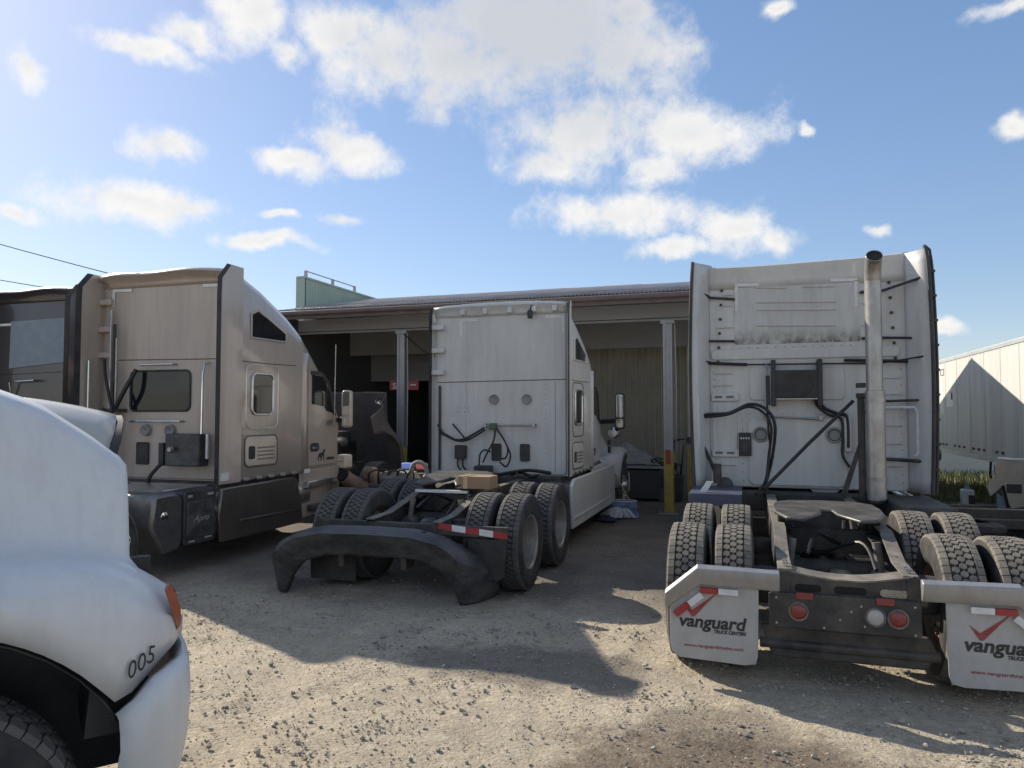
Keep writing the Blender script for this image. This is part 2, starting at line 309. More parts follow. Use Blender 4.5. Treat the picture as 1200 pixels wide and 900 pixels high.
# ---------------------------------------------------------------- ground
def gz(x, y):
    h = -.42*sstep(2.6, 5.2, x)*sstep(10, 15, y)
    return h
def gmat():
    m = M['sand']; nt = m.node_tree; N = nt.nodes; L = nt.links
    for n in list(N):
        if n.type not in ('BSDF_PRINCIPLED', 'OUTPUT_MATERIAL'): N.remove(n)
    b = N['Principled BSDF']; tc = N.new('ShaderNodeTexCoord'); b.inputs['Specular IOR Level'].default_value = .15; b.inputs['Roughness'].default_value = .95
    def noise_(sc, det=6, ro=.6, off=0, w=None):
        n = N.new('ShaderNodeTexNoise'); n.inputs['Scale'].default_value = sc; n.inputs['Detail'].default_value = det; n.inputs['Roughness'].default_value = ro
        a = N.new('ShaderNodeVectorMath'); a.operation = 'ADD'; a.inputs[1].default_value = (off, off*2, 0); L.new(tc.outputs['Object'], a.inputs[0]); L.new(a.outputs[0], n.inputs[0]); return n.outputs[0]
    def ramp(v, lo, hi, o0=0, o1=1):
        r = N.new('ShaderNodeMapRange'); r.interpolation_type = 'SMOOTHSTEP'
        for i, k in zip((1,2,3,4), (lo,hi,o0,o1)): r.inputs[i].default_value = k
        L.new(v, r.inputs[0]); return r.outputs[0]
    def mix(f, a, c):
        x = N.new('ShaderNodeMixRGB')
        for i, k in ((0,f),(1,a),(2,c)):
            if isinstance(k, tuple): x.inputs[i].default_value = (*k,1)
            elif isinstance(k, float): x.inputs[i].default_value = k
            else: L.new(k, x.inputs[i])
        return x.outputs[0]
    def mth(op, a, c):
        x = N.new('ShaderNodeMath'); x.operation = op; x.use_clamp = op in ('ADD','MULTIPLY')
        for i, k in ((0,a),(1,c)):
            if isinstance(k, float): x.inputs[i].default_value = k
            else: L.new(k, x.inputs[i])
        return x.outputs[0]
    c = mix(ramp(noise_(.9), .35, .65), (.50,.42,.31), (.40,.34,.255))
    c = mix(ramp(noise_(5.5, 8, .7, 4), .45, .7), c, (.52,.45,.34))
    c = mix(ramp(noise_(14, 8, .75, 8), .5, .72, 0, .6), c, (.22,.185,.14))
    c = mix(ramp(noise_(70, 4, .7, 2), .52, .72, 0, .6), c, (.52,.46,.36))
    # damp / oily patches with their own outline
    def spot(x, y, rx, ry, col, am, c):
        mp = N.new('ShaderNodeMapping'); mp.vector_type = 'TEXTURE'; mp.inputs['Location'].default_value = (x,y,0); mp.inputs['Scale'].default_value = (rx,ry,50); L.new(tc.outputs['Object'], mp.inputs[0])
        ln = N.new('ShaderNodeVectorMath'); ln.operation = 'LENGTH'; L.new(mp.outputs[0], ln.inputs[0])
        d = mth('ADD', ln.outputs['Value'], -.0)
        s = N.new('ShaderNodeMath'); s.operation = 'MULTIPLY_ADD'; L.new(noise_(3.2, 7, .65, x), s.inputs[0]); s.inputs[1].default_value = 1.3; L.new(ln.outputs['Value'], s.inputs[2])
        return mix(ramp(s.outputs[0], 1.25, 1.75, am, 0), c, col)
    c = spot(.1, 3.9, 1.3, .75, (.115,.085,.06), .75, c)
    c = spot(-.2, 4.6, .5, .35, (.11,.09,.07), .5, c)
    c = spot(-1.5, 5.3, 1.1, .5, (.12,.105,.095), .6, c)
    # greyer hard-packed standing before the shed, its colour darkened further to carry shade
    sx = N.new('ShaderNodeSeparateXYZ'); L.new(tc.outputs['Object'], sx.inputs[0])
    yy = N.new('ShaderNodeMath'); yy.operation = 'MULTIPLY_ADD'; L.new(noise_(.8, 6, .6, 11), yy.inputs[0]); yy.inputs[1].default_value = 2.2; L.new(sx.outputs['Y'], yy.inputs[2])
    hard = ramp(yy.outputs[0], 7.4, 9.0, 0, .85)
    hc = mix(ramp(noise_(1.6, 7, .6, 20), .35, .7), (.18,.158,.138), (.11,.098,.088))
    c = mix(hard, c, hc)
    # far fields turn to dry grass
    far = ramp(sx.outputs['Y'], 24, 34)
    c = mix(far, c, mix(ramp(noise_(.3, 5, .6, 5), .4, .65), (.16,.17,.06), (.25,.22,.10)))
    # grit: every cell a little stone of its own shade
    def grit(sc, lo, hi, am, c, off):
        v = N.new('ShaderNodeTexVoronoi'); v.inputs['Scale'].default_value = sc; L.new(tc.outputs['Object'], v.inputs['Vector'])
        sv = N.new('ShaderNodeSeparateXYZ'); L.new(v.outputs['Color'], sv.inputs[0])
        sh = N.new('ShaderNodeMapRange'); sh.inputs[3].default_value = lo; sh.inputs[4].default_value = hi; L.new(sv.outputs[0], sh.inputs[0])
        x = N.new('ShaderNodeMixRGB'); x.blend_type = 'MULTIPLY'; L.new(ramp(noise_(1.7, 5, .65, off), .36, .62, .15*am, am), x.inputs[0]); L.new(c, x.inputs[1]); L.new(sh.outputs[0], x.inputs[2])
        return x.outputs[0], v.outputs['Distance']
    c, d1 = grit(38, .62, 1.22, .55, c, 31); c, d2 = grit(95, .65, 1.25, .6, c, 47)
    L.new(c, b.inputs['Base Color'])
    bm1 = N.new('ShaderNodeBump'); bm1.inputs['Strength'].default_value = .55; bm1.inputs['Distance'].default_value = .03; L.new(noise_(22, 9, .72, 1), bm1.inputs['Height'])
    bm2 = N.new('ShaderNodeBump'); bm2.inputs['Strength'].default_value = .5; bm2.inputs['Distance'].default_value = .012; L.new(noise_(110, 4, .7, 3), bm2.inputs['Height']); L.new(bm1.outputs[0], bm2.inputs['Normal'])
    bm3 = N.new('ShaderNodeBump'); bm3.invert = True; bm3.inputs['Strength'].default_value = .22; bm3.inputs['Distance'].default_value = .02; L.new(d1, bm3.inputs['Height']); L.new(bm2.outputs[0], bm3.inputs['Normal'])
    bm4 = N.new('ShaderNodeBump'); bm4.invert = True; bm4.inputs['Strength'].default_value = .3; bm4.inputs['Distance'].default_value = .008; L.new(d2, bm4.inputs['Height']); L.new(bm3.outputs[0], bm4.inputs['Normal'])
    L.new(bm4.outputs[0], b.inputs['Normal'])
gmat()
def graded(lo, hi, step, far0, far1):
    a = []; x = lo
    while x <= hi: a.append(x); x += step
    s = step; x = lo
    while x > far0: s *= 1.22; x -= s; a.insert(0, max(x, far0))
    s = step; x = a[-1]
    while x < far1: s *= 1.22; x += s; a.append(min(x, far1))
    return a
TRACKS = ((-3.3,-.28,.02),(-1.35,-.28,.02),(-.9,.18,.0),(1.05,.18,.0),(-2.4,.5,-.03))   # packed wheel ruts
def make_ground():
    xs = graded(-4.6, 4.2, .055, -900, 900); ys = graded(2.4, 9.0, .055, -300, 1600)
    v = []; f = []; nx = len(xs)
    for y in ys:
        for x in xs:
            d = max(0, 1-max(0, math.hypot(x, y-5)-6)/5)
            h = 0
            if d > 0:
                p = Vector((x, y, 0))
                tk = 0
                for a0, a1, a2 in TRACKS:
                    dx = abs(x-(a0+a1*(y-5)+a2*(y-5)**2)); tk = max(tk, 1-sstep(.09, .2, dx))
                h = -.012*tk + (1-.55*tk)*(noise.fractal(p*1.1, 1, 2, 3)*.016 + noise.fractal(p*6, .8, 2, 3)*.008 + abs(noise.noise(p*17))*.008)*d
            v.append((x, y, gz(x, y)+h-.006*d))
    for j in range(len(ys)-1):
        for i in range(nx-1):
            a = j*nx+i; f.append((a, a+1, a+nx+1, a+nx))
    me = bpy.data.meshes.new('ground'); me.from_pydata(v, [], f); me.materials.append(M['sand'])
    for p in me.polygons: p.use_smooth = True
    o = bpy.data.objects.new('ground', me); COL.objects.link(o); o['kind'] = 'structure'
    o['label'] = 'sandy yard ground strewn with gravel and oily patches'
make_ground()
def make_gravel():
    rnd = random.Random(11); t = (1+5**.5)/2
    iv = [Vector(p).normalized() for p in ((-1,t,0),(1,t,0),(-1,-t,0),(1,-t,0),(0,-1,t),(0,1,t),(0,-1,-t),(0,1,-t),(t,0,-1),(t,0,1),(-t,0,-1),(-t,0,1))]
    fc = [(0,11,5),(0,5,1),(0,1,7),(0,7,10),(0,10,11),(1,5,9),(5,11,4),(11,10,2),(10,7,6),(7,1,8),(3,9,4),(3,4,2),(3,2,6),(3,6,8),(3,8,9),(4,9,5),(2,4,11),(6,2,10),(8,6,7),(9,8,1)]
    shapes = [[p*rnd.uniform(.62, 1.15) for p in iv] for _ in range(14)]
    me = bpy.data.meshes.new('gravel'); V = []; Fa = []; mi = []
    n = 0; tries = 0
    while n < 24000 and tries < 260000:
        tries += 1
        y = 1.9+(rnd.random()**1.5)*9; x = rnd.uniform(-5.5, 4.5)
        k = noise.noise(Vector((x*.9, y*.9, 3)))*.6 + noise.noise(Vector((x*3.1, y*3.1, 9)))*.6
        if abs(x*.951+y*.309) > .74*(-x*.309+y*.951): continue
        if y > 6.6 and rnd.random() < .75: continue
        if any(abs(x-(a0+a1*(y-5)+a2*(y-5)**2)) < .13 for a0, a1, a2 in TRACKS) and rnd.random() < .6: continue
        if rnd.random() > .22 + max(0, k)*1.7: continue
        s = .0028+rnd.expovariate(1/.0032)
        if rnd.random() < .007: s += rnd.uniform(.006, .018)
        s = min(s, .042)
        sh = rnd.choice(shapes); a = rnd.uniform(0, 6.28); ca, sa = math.cos(a), math.sin(a); fl = rnd.uniform(.5, .85)
        b = len(V); z0 = gz(x, y)+s*fl*.35
        for p in sh: V.append((x+(p.x*ca-p.y*sa)*s, y+(p.x*sa+p.y*ca)*s*.85, z0+p.z*s*fl))
        Fa += [(q[0]+b, q[1]+b, q[2]+b) for q in fc]; mi += [rnd.choice((0,0,0,1,1,2))]*20
        n += 1
    me.from_pydata(V, [], Fa)
    for q in 'abc': me.materials.append(M['stone_'+q])
    me.polygons.foreach_set('material_index', mi)
    o = bpy.data.objects.new('gravel', me); COL.objects.link(o)
    tag(o, 'loose grey gravel scattered over the sandy yard', 'gravel', kind='stuff')
make_gravel()

# ---------------------------------------------------------------- wheels (shared meshes, axis along x, outside towards +x)
def tyre_mesh():
    half = [(-.105,.287),(-.128,.30),(-.138,.34),(-.145,.395),(-.141,.44),(-.130,.475),(-.116,.491),(-.10,.495)]
    prof = half + [(-.05,.497),(0,.498),(.05,.497)] + [(-x, r) for x, r in reversed(half)]
    return MB().lathe(prof, 56)
def tread_mb(hexy=True):
    m = MB(); n = 54
    def blk(pts, r0, r1, x_in=.86):
        cx = sum(p[0] for p in pts)/len(pts); ca = sum(p[1] for p in pts)/len(pts)
        top = [((p[0]-cx)*x_in+cx, (p[1]-ca)*x_in+ca) for p in pts]
        P = lambda p, r: (p[0], r*math.cos(p[1]), r*math.sin(p[1]))
        k = len(pts); m.add([P(p, r0) for p in pts]+[P(p, r1) for p in top], [tuple(range(k, 2*k))]+[(i, (i+1)%k, (i+1)%k+k, i+k) for i in range(k)])
    da = 2*math.pi/n
    for row, x in enumerate((-.046, 0, .046)):
        for i in range(n):
            a = (i+(.5 if row == 1 else 0))*da; w = .0245; h = da*.5
            if hexy: pts = [(x-w, a-h*.42), (x-w*.2, a-h*.95), (x+w, a-h*.5), (x+w, a+h*.42), (x+w*.2, a+h*.95), (x-w, a+h*.5)]
            else: pts = [(x-w, a-h*.8), (x+w, a-h*.55), (x+w, a+h*.8), (x-w, a+h*.55)]
            blk(pts, .494, .509, .88)
    for s in (-1, 1):
        for i in range(n):
            a = i*da; h = da*.47
            pts = [(s*.078, a-h), (s*.126, a-h), (s*.128, a+h), (s*.078, a+h)]
            b = len(m.v)
            P = lambda x, aa, r: (x, r*math.cos(aa), r*math.sin(aa))
            m.add([P(s*.077,a-h,.494), P(s*.130,a-h,.478), P(s*.130,a+h,.478), P(s*.077,a+h,.494),
                   P(s*.079,a-h*.95,.508), P(s*.121,a-h*.95,.501), P(s*.121,a+h*.95,.501), P(s*.079,a+h*.95,.508)],
                  [(4,5,6,7),(0,1,5,4),(1,2,6,5),(2,3,7,6),(3,0,4,7)])
    return m
def rim_mb(kind):
    m = MB()
    if kind == 'dish':      # outer dual: deep dish, hub well inside
        m.lathe([(-.11,.29),(-.10,.285),(.10,.272),(.118,.287),(.122,.294),(.126,.292),(.122,.282),(.108,.268),(.05,.262),(-.02,.25),(-.05,.245),(-.066,.228),(-.07,.20),(-.07,.13)], 40)
    elif kind == 'inner':
        m.lathe([(-.122,.29),(-.10,.27),(.0,.262),(.10,.27),(.122,.29)], 32)
        m.lathe([(.08,.26),(.085,.15),(.085,.0)], 32)
    else:                   # steer wheel: dish bulging outwards
        m.lathe([(-.11,.29),(-.10,.272),(.10,.27),(.122,.292),(.126,.29),(.118,.272),(.10,.262),(.085,.245),(.10,.20),(.115,.15),(.118,.13),(.15,.12),(.185,.10),(.195,.06),(.197,0)], 40)
    return m
def hub_mb(kind):
    m = MB()
    if kind == 'dish': m.lathe([(-.075,.15),(-.05,.142),(-.005,.135),(.0,.128),(.004,.10),(.03,.092),(.036,.07),(.036,0)], 28)
    elif kind == 'steer': m.lathe([(.11,.135),(.15,.122),(.187,.10),(.197,.06),(.2,0)], 28)
    else: m.lathe([(.0,.15),(.09,.14),(.09,0)], 20)
    return m
def holes_mb():
    m = MB()
    for i in range(5):
        a = 2*math.pi*i/5+.3; c = Vector((math.cos(a), math.sin(a))); t_ = Vector((-c.y, c.x)); ring = []
        for k in range(12):
            p = c*(.208+.017*math.sin(k*math.pi/6)) + t_*(.034*math.cos(k*math.pi/6)); ring.append(p)
        m.loft([[(-.0675, p.x, p.y) for p in ring], [(-.072, p.x, p.y) for p in ring]])
    return m
def nuts_mb(kind):
    m = MB(); x0, r = {'dish': (-.072, .168), 'steer': (.11, .167), 'inner': (.08, .168)}[kind]
    for i in range(10):
        a = 2*math.pi*i/10; c = (x0, r*math.cos(a), r*math.sin(a))
        m.tube([c, (x0+.035, c[1], c[2])], .017, 6)
    return m
WM = {}
def wheel(truck, x, y, kind, tread='tread_grey', rim='aluminium', z=.507, rough=False):
    key = (kind, tread, rim)
    if key not in WM:
        rimo = rim_mb(kind).build('wheel', rim, None, True)
        t = tyre_mesh().build('tyre', 'rubber', rimo, True, angle=50)
        d = tread_mb(tread == 'tread_dusty').build('tread', tread, rimo); d['kind'] = 'stuff'
        nuts_mb(kind).build('wheel_nuts', 'steel', rimo)['kind'] = 'stuff'
        hub_mb(kind).build('hub', 'frame_dusty' if kind != 'steer' else rim, rimo, True)
        if kind == 'dish': holes_mb().build('hand_holes', 'soot_and_holes', rimo)['kind'] = 'stuff'  # dark discs on the rim, painted shade instead of open holes
        WM[key] = rimo; w = rimo; w.parent = truck
    else: w = copy_tree(WM[key], truck)
    w.location = (x, y, z); w.rotation_euler = (random.uniform(0, .3), 0, 0 if x > 0 else math.pi)
    if kind == 'inner': w.rotation_euler[2] = math.pi if x > 0 else 0
    return w
def duals(truck, y, tread, rim, z=.507):
    for s in (-1, 1):
        wheel(truck, s*1.075, y, 'dish', tread, rim, z); wheel(truck, s*.735, y, 'inner', tread, 'rust', z)
def chassis(t, y1, ax, rail='frame_black', top='frame_dusty', ztail=.80, zmain=.97, fw_y=None, slope=.9):
    for s in (-1, 1):
        prof_t = [(0, ztail), (.42, ztail+.015), (slope, zmain), (y1, zmain)]
        m = MB(); xo = s*.43
        poly = prof_t + [(y1, zmain-.27), (slope, zmain-.27), (.3, ztail-.17), (0, ztail-.15)]
        m.prism(poly, 'x', xo-.005, xo+.005)
        r = m.build('frame_rail', rail, t)
        f = MB()
        for k, (dz) in enumerate((0,)):
            ring = []
            for (y, z) in prof_t: ring.append([(xo+.006, y, z), (xo+.006, y, z+.012), (xo-s*.09, y, z+.012), (xo-s*.09, y, z)] if s > 0 else [(xo-.006, y, z), (xo-.006, y, z+.012), (xo+.09, y, z+.012), (xo+.09, y, z)])
            f.loft(ring)
        f.build('flange', top, r, bevel=.003)
    for y in (1.25, 2.6, 3.4):
        if y < y1: MB().box(-.42, .42, y-.03, y+.03, zmain-.24, zmain-.04).build('crossmember', rail, t, bevel=.006)
    for i, y in enumerate(ax):
        m = MB().tube([(-.9, y, .507), (.9, y, .507)], .07, 12)
        a = m.build('axle', 'frame_black', t, True)
        MB().lathe([(-.2,.07),(-.16,.14),(-.06,.21),(.06,.21),(.16,.14),(.2,.07)], 18, (.02, y, .507)).build('differential', 'grease', a, True)
        for s in (-1, 1):
            MB().lathe([(.52,.09),(.54,.12),(.60,.125),(.63,.105),(.66,.125),(.72,.125),(.75,.11),(.76,.0)], 16, (s*.52, y-.27, 0), 'z').build('air_bag', 'rubber', t, True)
            MB().tube([(s*.36, y+.16, .42), (s*.30, y+.22, .9)], [.028,.034], 10).build('shock_absorber', 'frame_dusty', t, True)
            MB().lathe([(-.09,.0),(-.09,.07),(-.01,.085),(.01,.085),(.09,.075),(.09,0)], 14, (s*.33, y+.2, .62), 'y').build('brake_chamber', 'steel', t, True)
    MB().tube([(.0, ax[0]+.2, .55), (0, ax[1]-.2, .57)], .05, 12).build('drive_shaft', 'grease', t, True)
    MB().tube(spline([(-.2, ax[0]+.1, .8), (-.1, ax[0]+.4, .92), (.1, ax[0]+.7, .80), (.2, ax[1], .9)]), .016, 6).build('air_hose', 'hose', t, True)
    MB().tube(spline([(.25, ax[0]-.1, .75), (.2, ax[0]+.3, .88), (-.1, ax[0]+.6, .74), (-.25, ax[1]-.1, .86)]), .014, 6).build('air_hose', 'hose', t, True)
    MB().tube([(-.36, ax[0]+.45, .62), (.36, ax[0]+.45, .62)], .09, 14).build('air_tank', 'frame_black', t, True)
def fifth_wheel(t, y, z=1.13, matl='fifth_plate', tilt=-.1):
    fw = MB(); pts = []
    outer = [(-.43,.05),(-.40,.28),(-.28,.40),(0,.43),(.28,.40),(.40,.28),(.43,.05),(.42,-.18),(.34,-.44),(.20,-.50),(.06,-.22),(.04,-.05),(-.04,-.05),(-.06,-.22),(-.20,-.50),(-.34,-.44),(-.42,-.18)]
    fw.prism(outer, 'z', -.02, .010)
    o = fw.build('fifth_wheel', matl, t, bevel=.012, loc=(0, y, z), rot=(tilt, 0, 0))
    for s in (-1, 1):
        MB().prism([(-.22,.0),(.22,.0),(.10,-.16),(-.10,-.16)], 'x', s*.36-.03, s*.36+.03).build('bracket', 'frame_black', o, bevel=.008)
        MB().box(s*.36-.07, s*.36+.07, -.4, .4, -.185, -.16).build('slide_rail', 'frame_black', o)
    return o
# ---------------------------------------------------------------- truck tools
def shell(t, name, y0, prof, wtab, zb, matl, crown=.06, n=26):
    """cab/sleeper body: prof = [(dy, top z)], wtab = [(dy, half width)]"""
    rings = []; y1 = prof[-1][0]
    ys = sorted(set([p[0] for p in prof] + [y1*i/n for i in range(n+1)]))
    for dy in ys:
        z = interp(prof, dy); w = interp(wtab, dy); b = interp(zb, dy) if isinstance(zb, list) else zb
        half = [(w-.04, b), (w, b+.05), (w+.004, b+(z-b)*.45), (w, z-.32), (w-.025, z-.16), (w-.075, z-.06), (w-.16, z-.01), (w*.55, z+crown*.8), (w*.2, z+crown)]
        rings.append([(x, y0+dy, zz) for x, zz in half] + [(-x, y0+dy, zz) for x, zz in reversed(half)])
    return MB().loft(rings).build(name, matl, t, True, angle=50)
def side_panel(t, name, poly, wfun, off, thick, matl, sx=1, bevel=0, parent=None):
    a = [(sx*(wfun(y)+off), y, z) for y, z in poly]; b = [(sx*(wfun(y)+off-thick), y, z) for y, z in poly]
    return MB().loft([a, b]).build(name, matl, parent or t, bevel=bevel)
def side_line(t, name, pts, wfun, off, r, matl, sx=1, closed=False, parent=None):
    p = [(sx*(wfun(y)+off), y, z) for y, z in pts]
    if closed: p = p + [p[0]]
    return MB().tube(p, r, 6).build(name, matl, parent or t, True)
def rear_panel(t, name, poly, y, thick, matl, bevel=0):
    return MB().prism(poly, 'y', y-thick, y).build(name, matl, t, bevel=bevel)
def rear_line(t, name, pts, y, r, matl, closed=False):
    p = [(x, y, z) for x, z in pts]
    if closed: p = p+[p[0]]
    return MB().tube(p, r, 6).build(name, matl, t, True)
def grab(t, pts, r=.014, matl='chrome', name='grab_handle'):
    return MB().tube(pts, r, 8).build(name, matl, t, True)
def hood(t, name, yb, yf, wy, matl, zb=1.95, zf=1.70, crest=1.42, wob=1.04, wof=1.19, low=.98, arch=.61, wzc=.53, loc=None, rot=None, pivot=(0,0,0), nose=.2, wtop=(.80,.60), matin=None, gy=None, ztab=None, rise=0):
    """sloping hood with fenders; yb = cowl, yf = nose, wy = axle"""
    n = 44; rings = []
    for i in range(n+1):
        s = i/n; y = lerp(yb, yf, s)
        fr = max(0, (s-(1-nose))/nose)                       # nose rounding 0..1
        zt = lerp(zb, zf, s**1.35) - .16*fr**3
        if ztab: zt = interp(ztab, y if gy is None else min(y, gy))
        wo = lerp(wob, wof, sstep(.15, .5, s)) - .34*(1-math.sqrt(max(0, 1-fr*fr)))
        ws = min(lerp(wtop[0]+.12, wtop[1]+.14, s), wo-.08); wt = min(lerp(wtop[0], wtop[1], s), ws-.04)
        zs = min(crest + .06*math.exp(-((y-wy)/.45)**2) - .22*fr**2 - .08*(1-s), zt-.12)
        dy = abs(y-wy)
        zl = wzc+math.sqrt(arch**2-dy*dy) if dy < arch else wzc
        lw = low+rise*sstep(wy+.58, wy+.8, y) if y > wy else low-.25
        zl = max(zl, lw)
        zl = min(zl, zs-.1)
        half = [(wo-.015, zl), (wo, lerp(zl, zs, .35)), (wo-.002, lerp(zl, zs, .7)), (wo-.025, zs-.05), (wo-.075, zs), (wo-.13, zs+.018), (lerp(ws, wo-.13, .45), zs+.022), (ws+.02, zs+.035), (ws, zs+.075),
                (lerp(ws, wt, .5), lerp(zs, zt, .6)), (wt+.02, zt-.07), (wt-.03, zt-.022), (wt*.6, zt), (wt*.2, zt+.008)]
        p = pivot
        if gy is not None: half = [(x, (min(y, gy) if q > 7 else y), z) for q, (x, z) in enumerate(half)]
        else: half = [(x, y, z) for x, z in half]
        rings.append([(x-p[0], yy-p[1], z-p[2]) for x, yy, z in half] + [(-x-p[0], yy-p[1], z-p[2]) for x, yy, z in reversed(half)])
    m = MB().loft(rings, closed=False, caps=False); m.f = [tuple(reversed(q)) for q in m.f]
    o = m.build(name, matl, t, True, solid=.012, angle=60, loc=loc, rot=rot)
    if matin:
        o.data.materials.append(M[matin]); o.modifiers['solid'].material_offset = 1
    return o
def mirror(t, x, y, z, h=.62, w=.2, arm_y=None, sx=1, shell_mat='black_plastic', wi=.92, glass='mirror_glass'):
    o = MB().prism(rr(x-w/2, x+w/2, z, z+h, .05), 'y', y-.02, y+.07).build('mirror', shell_mat, t, bevel=.02)
    MB().prism(rr(x-w/2+.025, x+w/2-.025, z+.2, z+h-.03, .03), 'y', y-.026, y-.021).build('mirror_glass', glass, o)
    MB().prism(rr(x-w/2+.025, x+w/2-.025, z+.03, z+.17, .03), 'y', y-.026, y-.021).build('mirror_glass', glass, o)
    for zz in (z+.12, z+.16):
        MB().tube([(x, y+.03, zz), (sx*wi, y+.15, zz-.02)], .022, 8).build('mirror_arm', 'black_plastic', o, True)
    return o
def bolts(t, name, pts, y, r=.009, matl='steel', depth=.006):
    m = MB()
    for x, z in pts: m.tube([(x, y, z), (x, y-depth, z)], r, 6)
    o = m.build(name, matl, t); o['kind'] = 'stuff'; return o
def cable(t, pts, r=.014, matl='hose', name='hose', n=7, k=8):
    return MB().tube(spline(pts, n), r, k).build(name, matl, t, True)
# ---------------------------------------------------------------- right-hand white truck, seen square from behind
def right_truck():
    t = thing('semi_truck', 'white sleeper truck with tall exhaust stack and lettered mud flaps, at right', 'truck', (.62, 5.4, 0), 0, 'semi trucks parked at the shed')
    W = 3.6
    chassis(t, 9.2, (.55, 1.87), fw_y=1.3, ztail=.80, zmain=.96)
    duals(t, .55, 'tread_dusty', 'aluminium'); duals(t, 1.87, 'tread_dusty', 'aluminium')
    fifth_wheel(t, 1.3, 1.07, tilt=.05)
    for s in (-1, 1): wheel(t, s*1.03, 8.1, 'steer', 'tread_dusty', 'aluminium')
    shell(t, 'sleeper_body', W+.02, [(0,3.50),(.5,3.56),(1.4,3.45),(2.1,3.1),(2.6,2.6),(3.05,1.85)], [(0,1.08),(1.9,1.08),(3.05,.98)], 1.02, 'white_paint')
    hood(t, 'hood', W+2.9, 9.3, 8.1, 'white_paint', zb=1.85, zf=1.6, crest=1.3)
    MB().prism(rr(-.78,.78,1.95,2.6,.1), 'y', W+2.75, W+2.78).build('windshield', 'glass', t, bevel=.004)
    for s in (-1, 1):
        wf = lambda y: 1.085-max(0, (y-W-1.9)*.08)
        side_panel(t, 'door_window', [(W+2.05,2.0),(W+2.75,2.05),(W+2.5,2.55),(W+2.05,2.6)], wf, .012, .012, 'glass', s)
        side_panel(t, 'sleeper_window', [(y, z) for y, z in rr(W+.6, W+1.2, 2.0, 2.4, .08)], wf, .012, .012, 'glass', s)
        m = MB().tube([(s*.95, W+.2, .66), (s*.95, W+1.9, .66)], .32, 24); m.build('fuel_tank', 'aluminium', t, True)
        MB().box(s*1.10-.02, s*1.10+.02, W+.1, W+3.4, .3, .98).build('side_skirt', 'white_paint', t, bevel=.02)
        mirror(t, s*1.33, W+2.7, 1.75, sx=s)
    # ---- rear wall of the sleeper
    w = MB().prism(rr(-1.06, 1.06, 1.03, 3.52, .05), 'y', W-.01, W+.018).build('rear_wall', 'white_wall', t, bevel=.006)
    # roof lip sweeping up and back
    rings = []
    for i in range(25):
        x = lerp(-1.10, 1.10, i/24); e = abs(x/1.1)**3; zz = 3.62+.02*x+.02*e
        rings.append([(x, W-.005, 3.36), (x, W-.012, 3.46), (x, W-.022, 3.54+.2*(zz-3.6)), (x, W-.04, zz-.015), (x, W-.042, zz+.0), (x, W-.02, zz+.012), (x, W+.10, zz+.0), (x, W+.12, zz-.08)])
    MB().loft(rings, closed=False).build('roof_lip', 'white_paint', t, True, solid=.008, angle=60)
    for a, b, z0, z1 in ((-.52,-.17,3.37,3.35),(.0,.36,3.355,3.34),(-.51,.36,3.195,3.165),(-.51,.35,3.105,3.075),(-.51,.35,2.92,2.89),(-.89,-.77,3.3,3.3),(-.92,-.77,3.17,3.17),(-.97,-.77,2.91,2.91),(.62,.75,3.28,3.28),(.62,.75,3.13,3.13),(.62,.76,2.88,2.88),
                         (-1.0,-.79,2.36,2.36),(-1.0,-.79,2.22,2.22),(.80,1.0,2.28,2.28),(.80,1.0,2.1,2.1),(.80,1.0,1.75,1.75),(.80,1.0,1.55,1.55),(.80,1.0,1.3,1.3),(-1.0,-.76,1.28,1.28),(-.35,.2,1.42,1.42),(-.35,.25,1.2,1.2)):
        MB().tube([(a, W-.012, z0), (a+.03, W-.02, z0), (b-.03, W-.02, z1), (b, W-.012, z1)], .011, 6).build('rib', 'white_wall', t, True)
    rear_panel(t, 'belt_moulding', rr(-1.03, 1.0, 2.52, 2.645, .05), W-.01, .02, 'white_wall', .012)
    rear_panel(t, 'upper_panel', rr(-.76, .60, 2.70, 3.42, .02), W-.008, .006, 'wall_grimy', .003)
    rear_panel(t, 'lower_panel', rr(-.62, .44, 1.05, 1.84, .08), W-.01, .022, 'white_wall', .014)
    rear_panel(t, 'window_surround', rr(-.60, -.30, 2.04, 2.41, .05), W-.01, .016, 'white_wall', .01)
    rear_panel(t, 'window_surround', rr(.17, .43, 2.04, 2.41, .05), W-.01, .016, 'white_wall', .01)
    rear_panel(t, 'side_access_panel', rr(-1.02, -.74, 1.46, 2.02, .03), W-.01, .012, 'white_wall', .006)
    for z in (2.08, 1.42):
        o = rear_panel(t, 'slotted_rail', rr(-1.03, -.72, z-.05, z+.05, .02), W-.01, .03, 'white_wall', .008)
        for x in (-.95, -.82): rear_panel(o, 'slot', rr(x-.045, x+.045, z-.014, z+.014, .012), W-.041, .002, 'faint_print')
    for x0, x1, sx in ((-.75, -.48, 1), (.30, .58, -1)):
        rear_panel(t, 'marking_tape', [(x0, 3.43), (x1, 3.42), (x1, 3.385), (x0, 3.395)], W-.0185, .002, 'white_tape')
        xv = x0 if sx > 0 else x1
        rear_panel(t, 'marking_tape', [(xv, 3.393), (xv+sx*.035, 3.393), (xv+sx*.035, 3.10), (xv, 3.10)], W-.0185, .002, 'white_tape')
    for s in (-1, 1):                                       # bolts down the extender hinges
        bolts(t, 'hinge_bolts', [(s*(.90+.05*k/5), 3.35-.17*k) for k in range(6)], W-.012, .018, 'black_plastic', .02)
    bolts(t, 'rivets', [(s*1.0, 1.12+.09*i) for s in (-1,1) for i in range(15)] + [(-.70+.1*i, 2.66) for i in range(13)] + [(-.60+.12*i, 1.88) for i in range(9)] + [(-.68, 1.1+.1*i) for i in range(8)], W-.012, .008, 'panel_grey', .006)
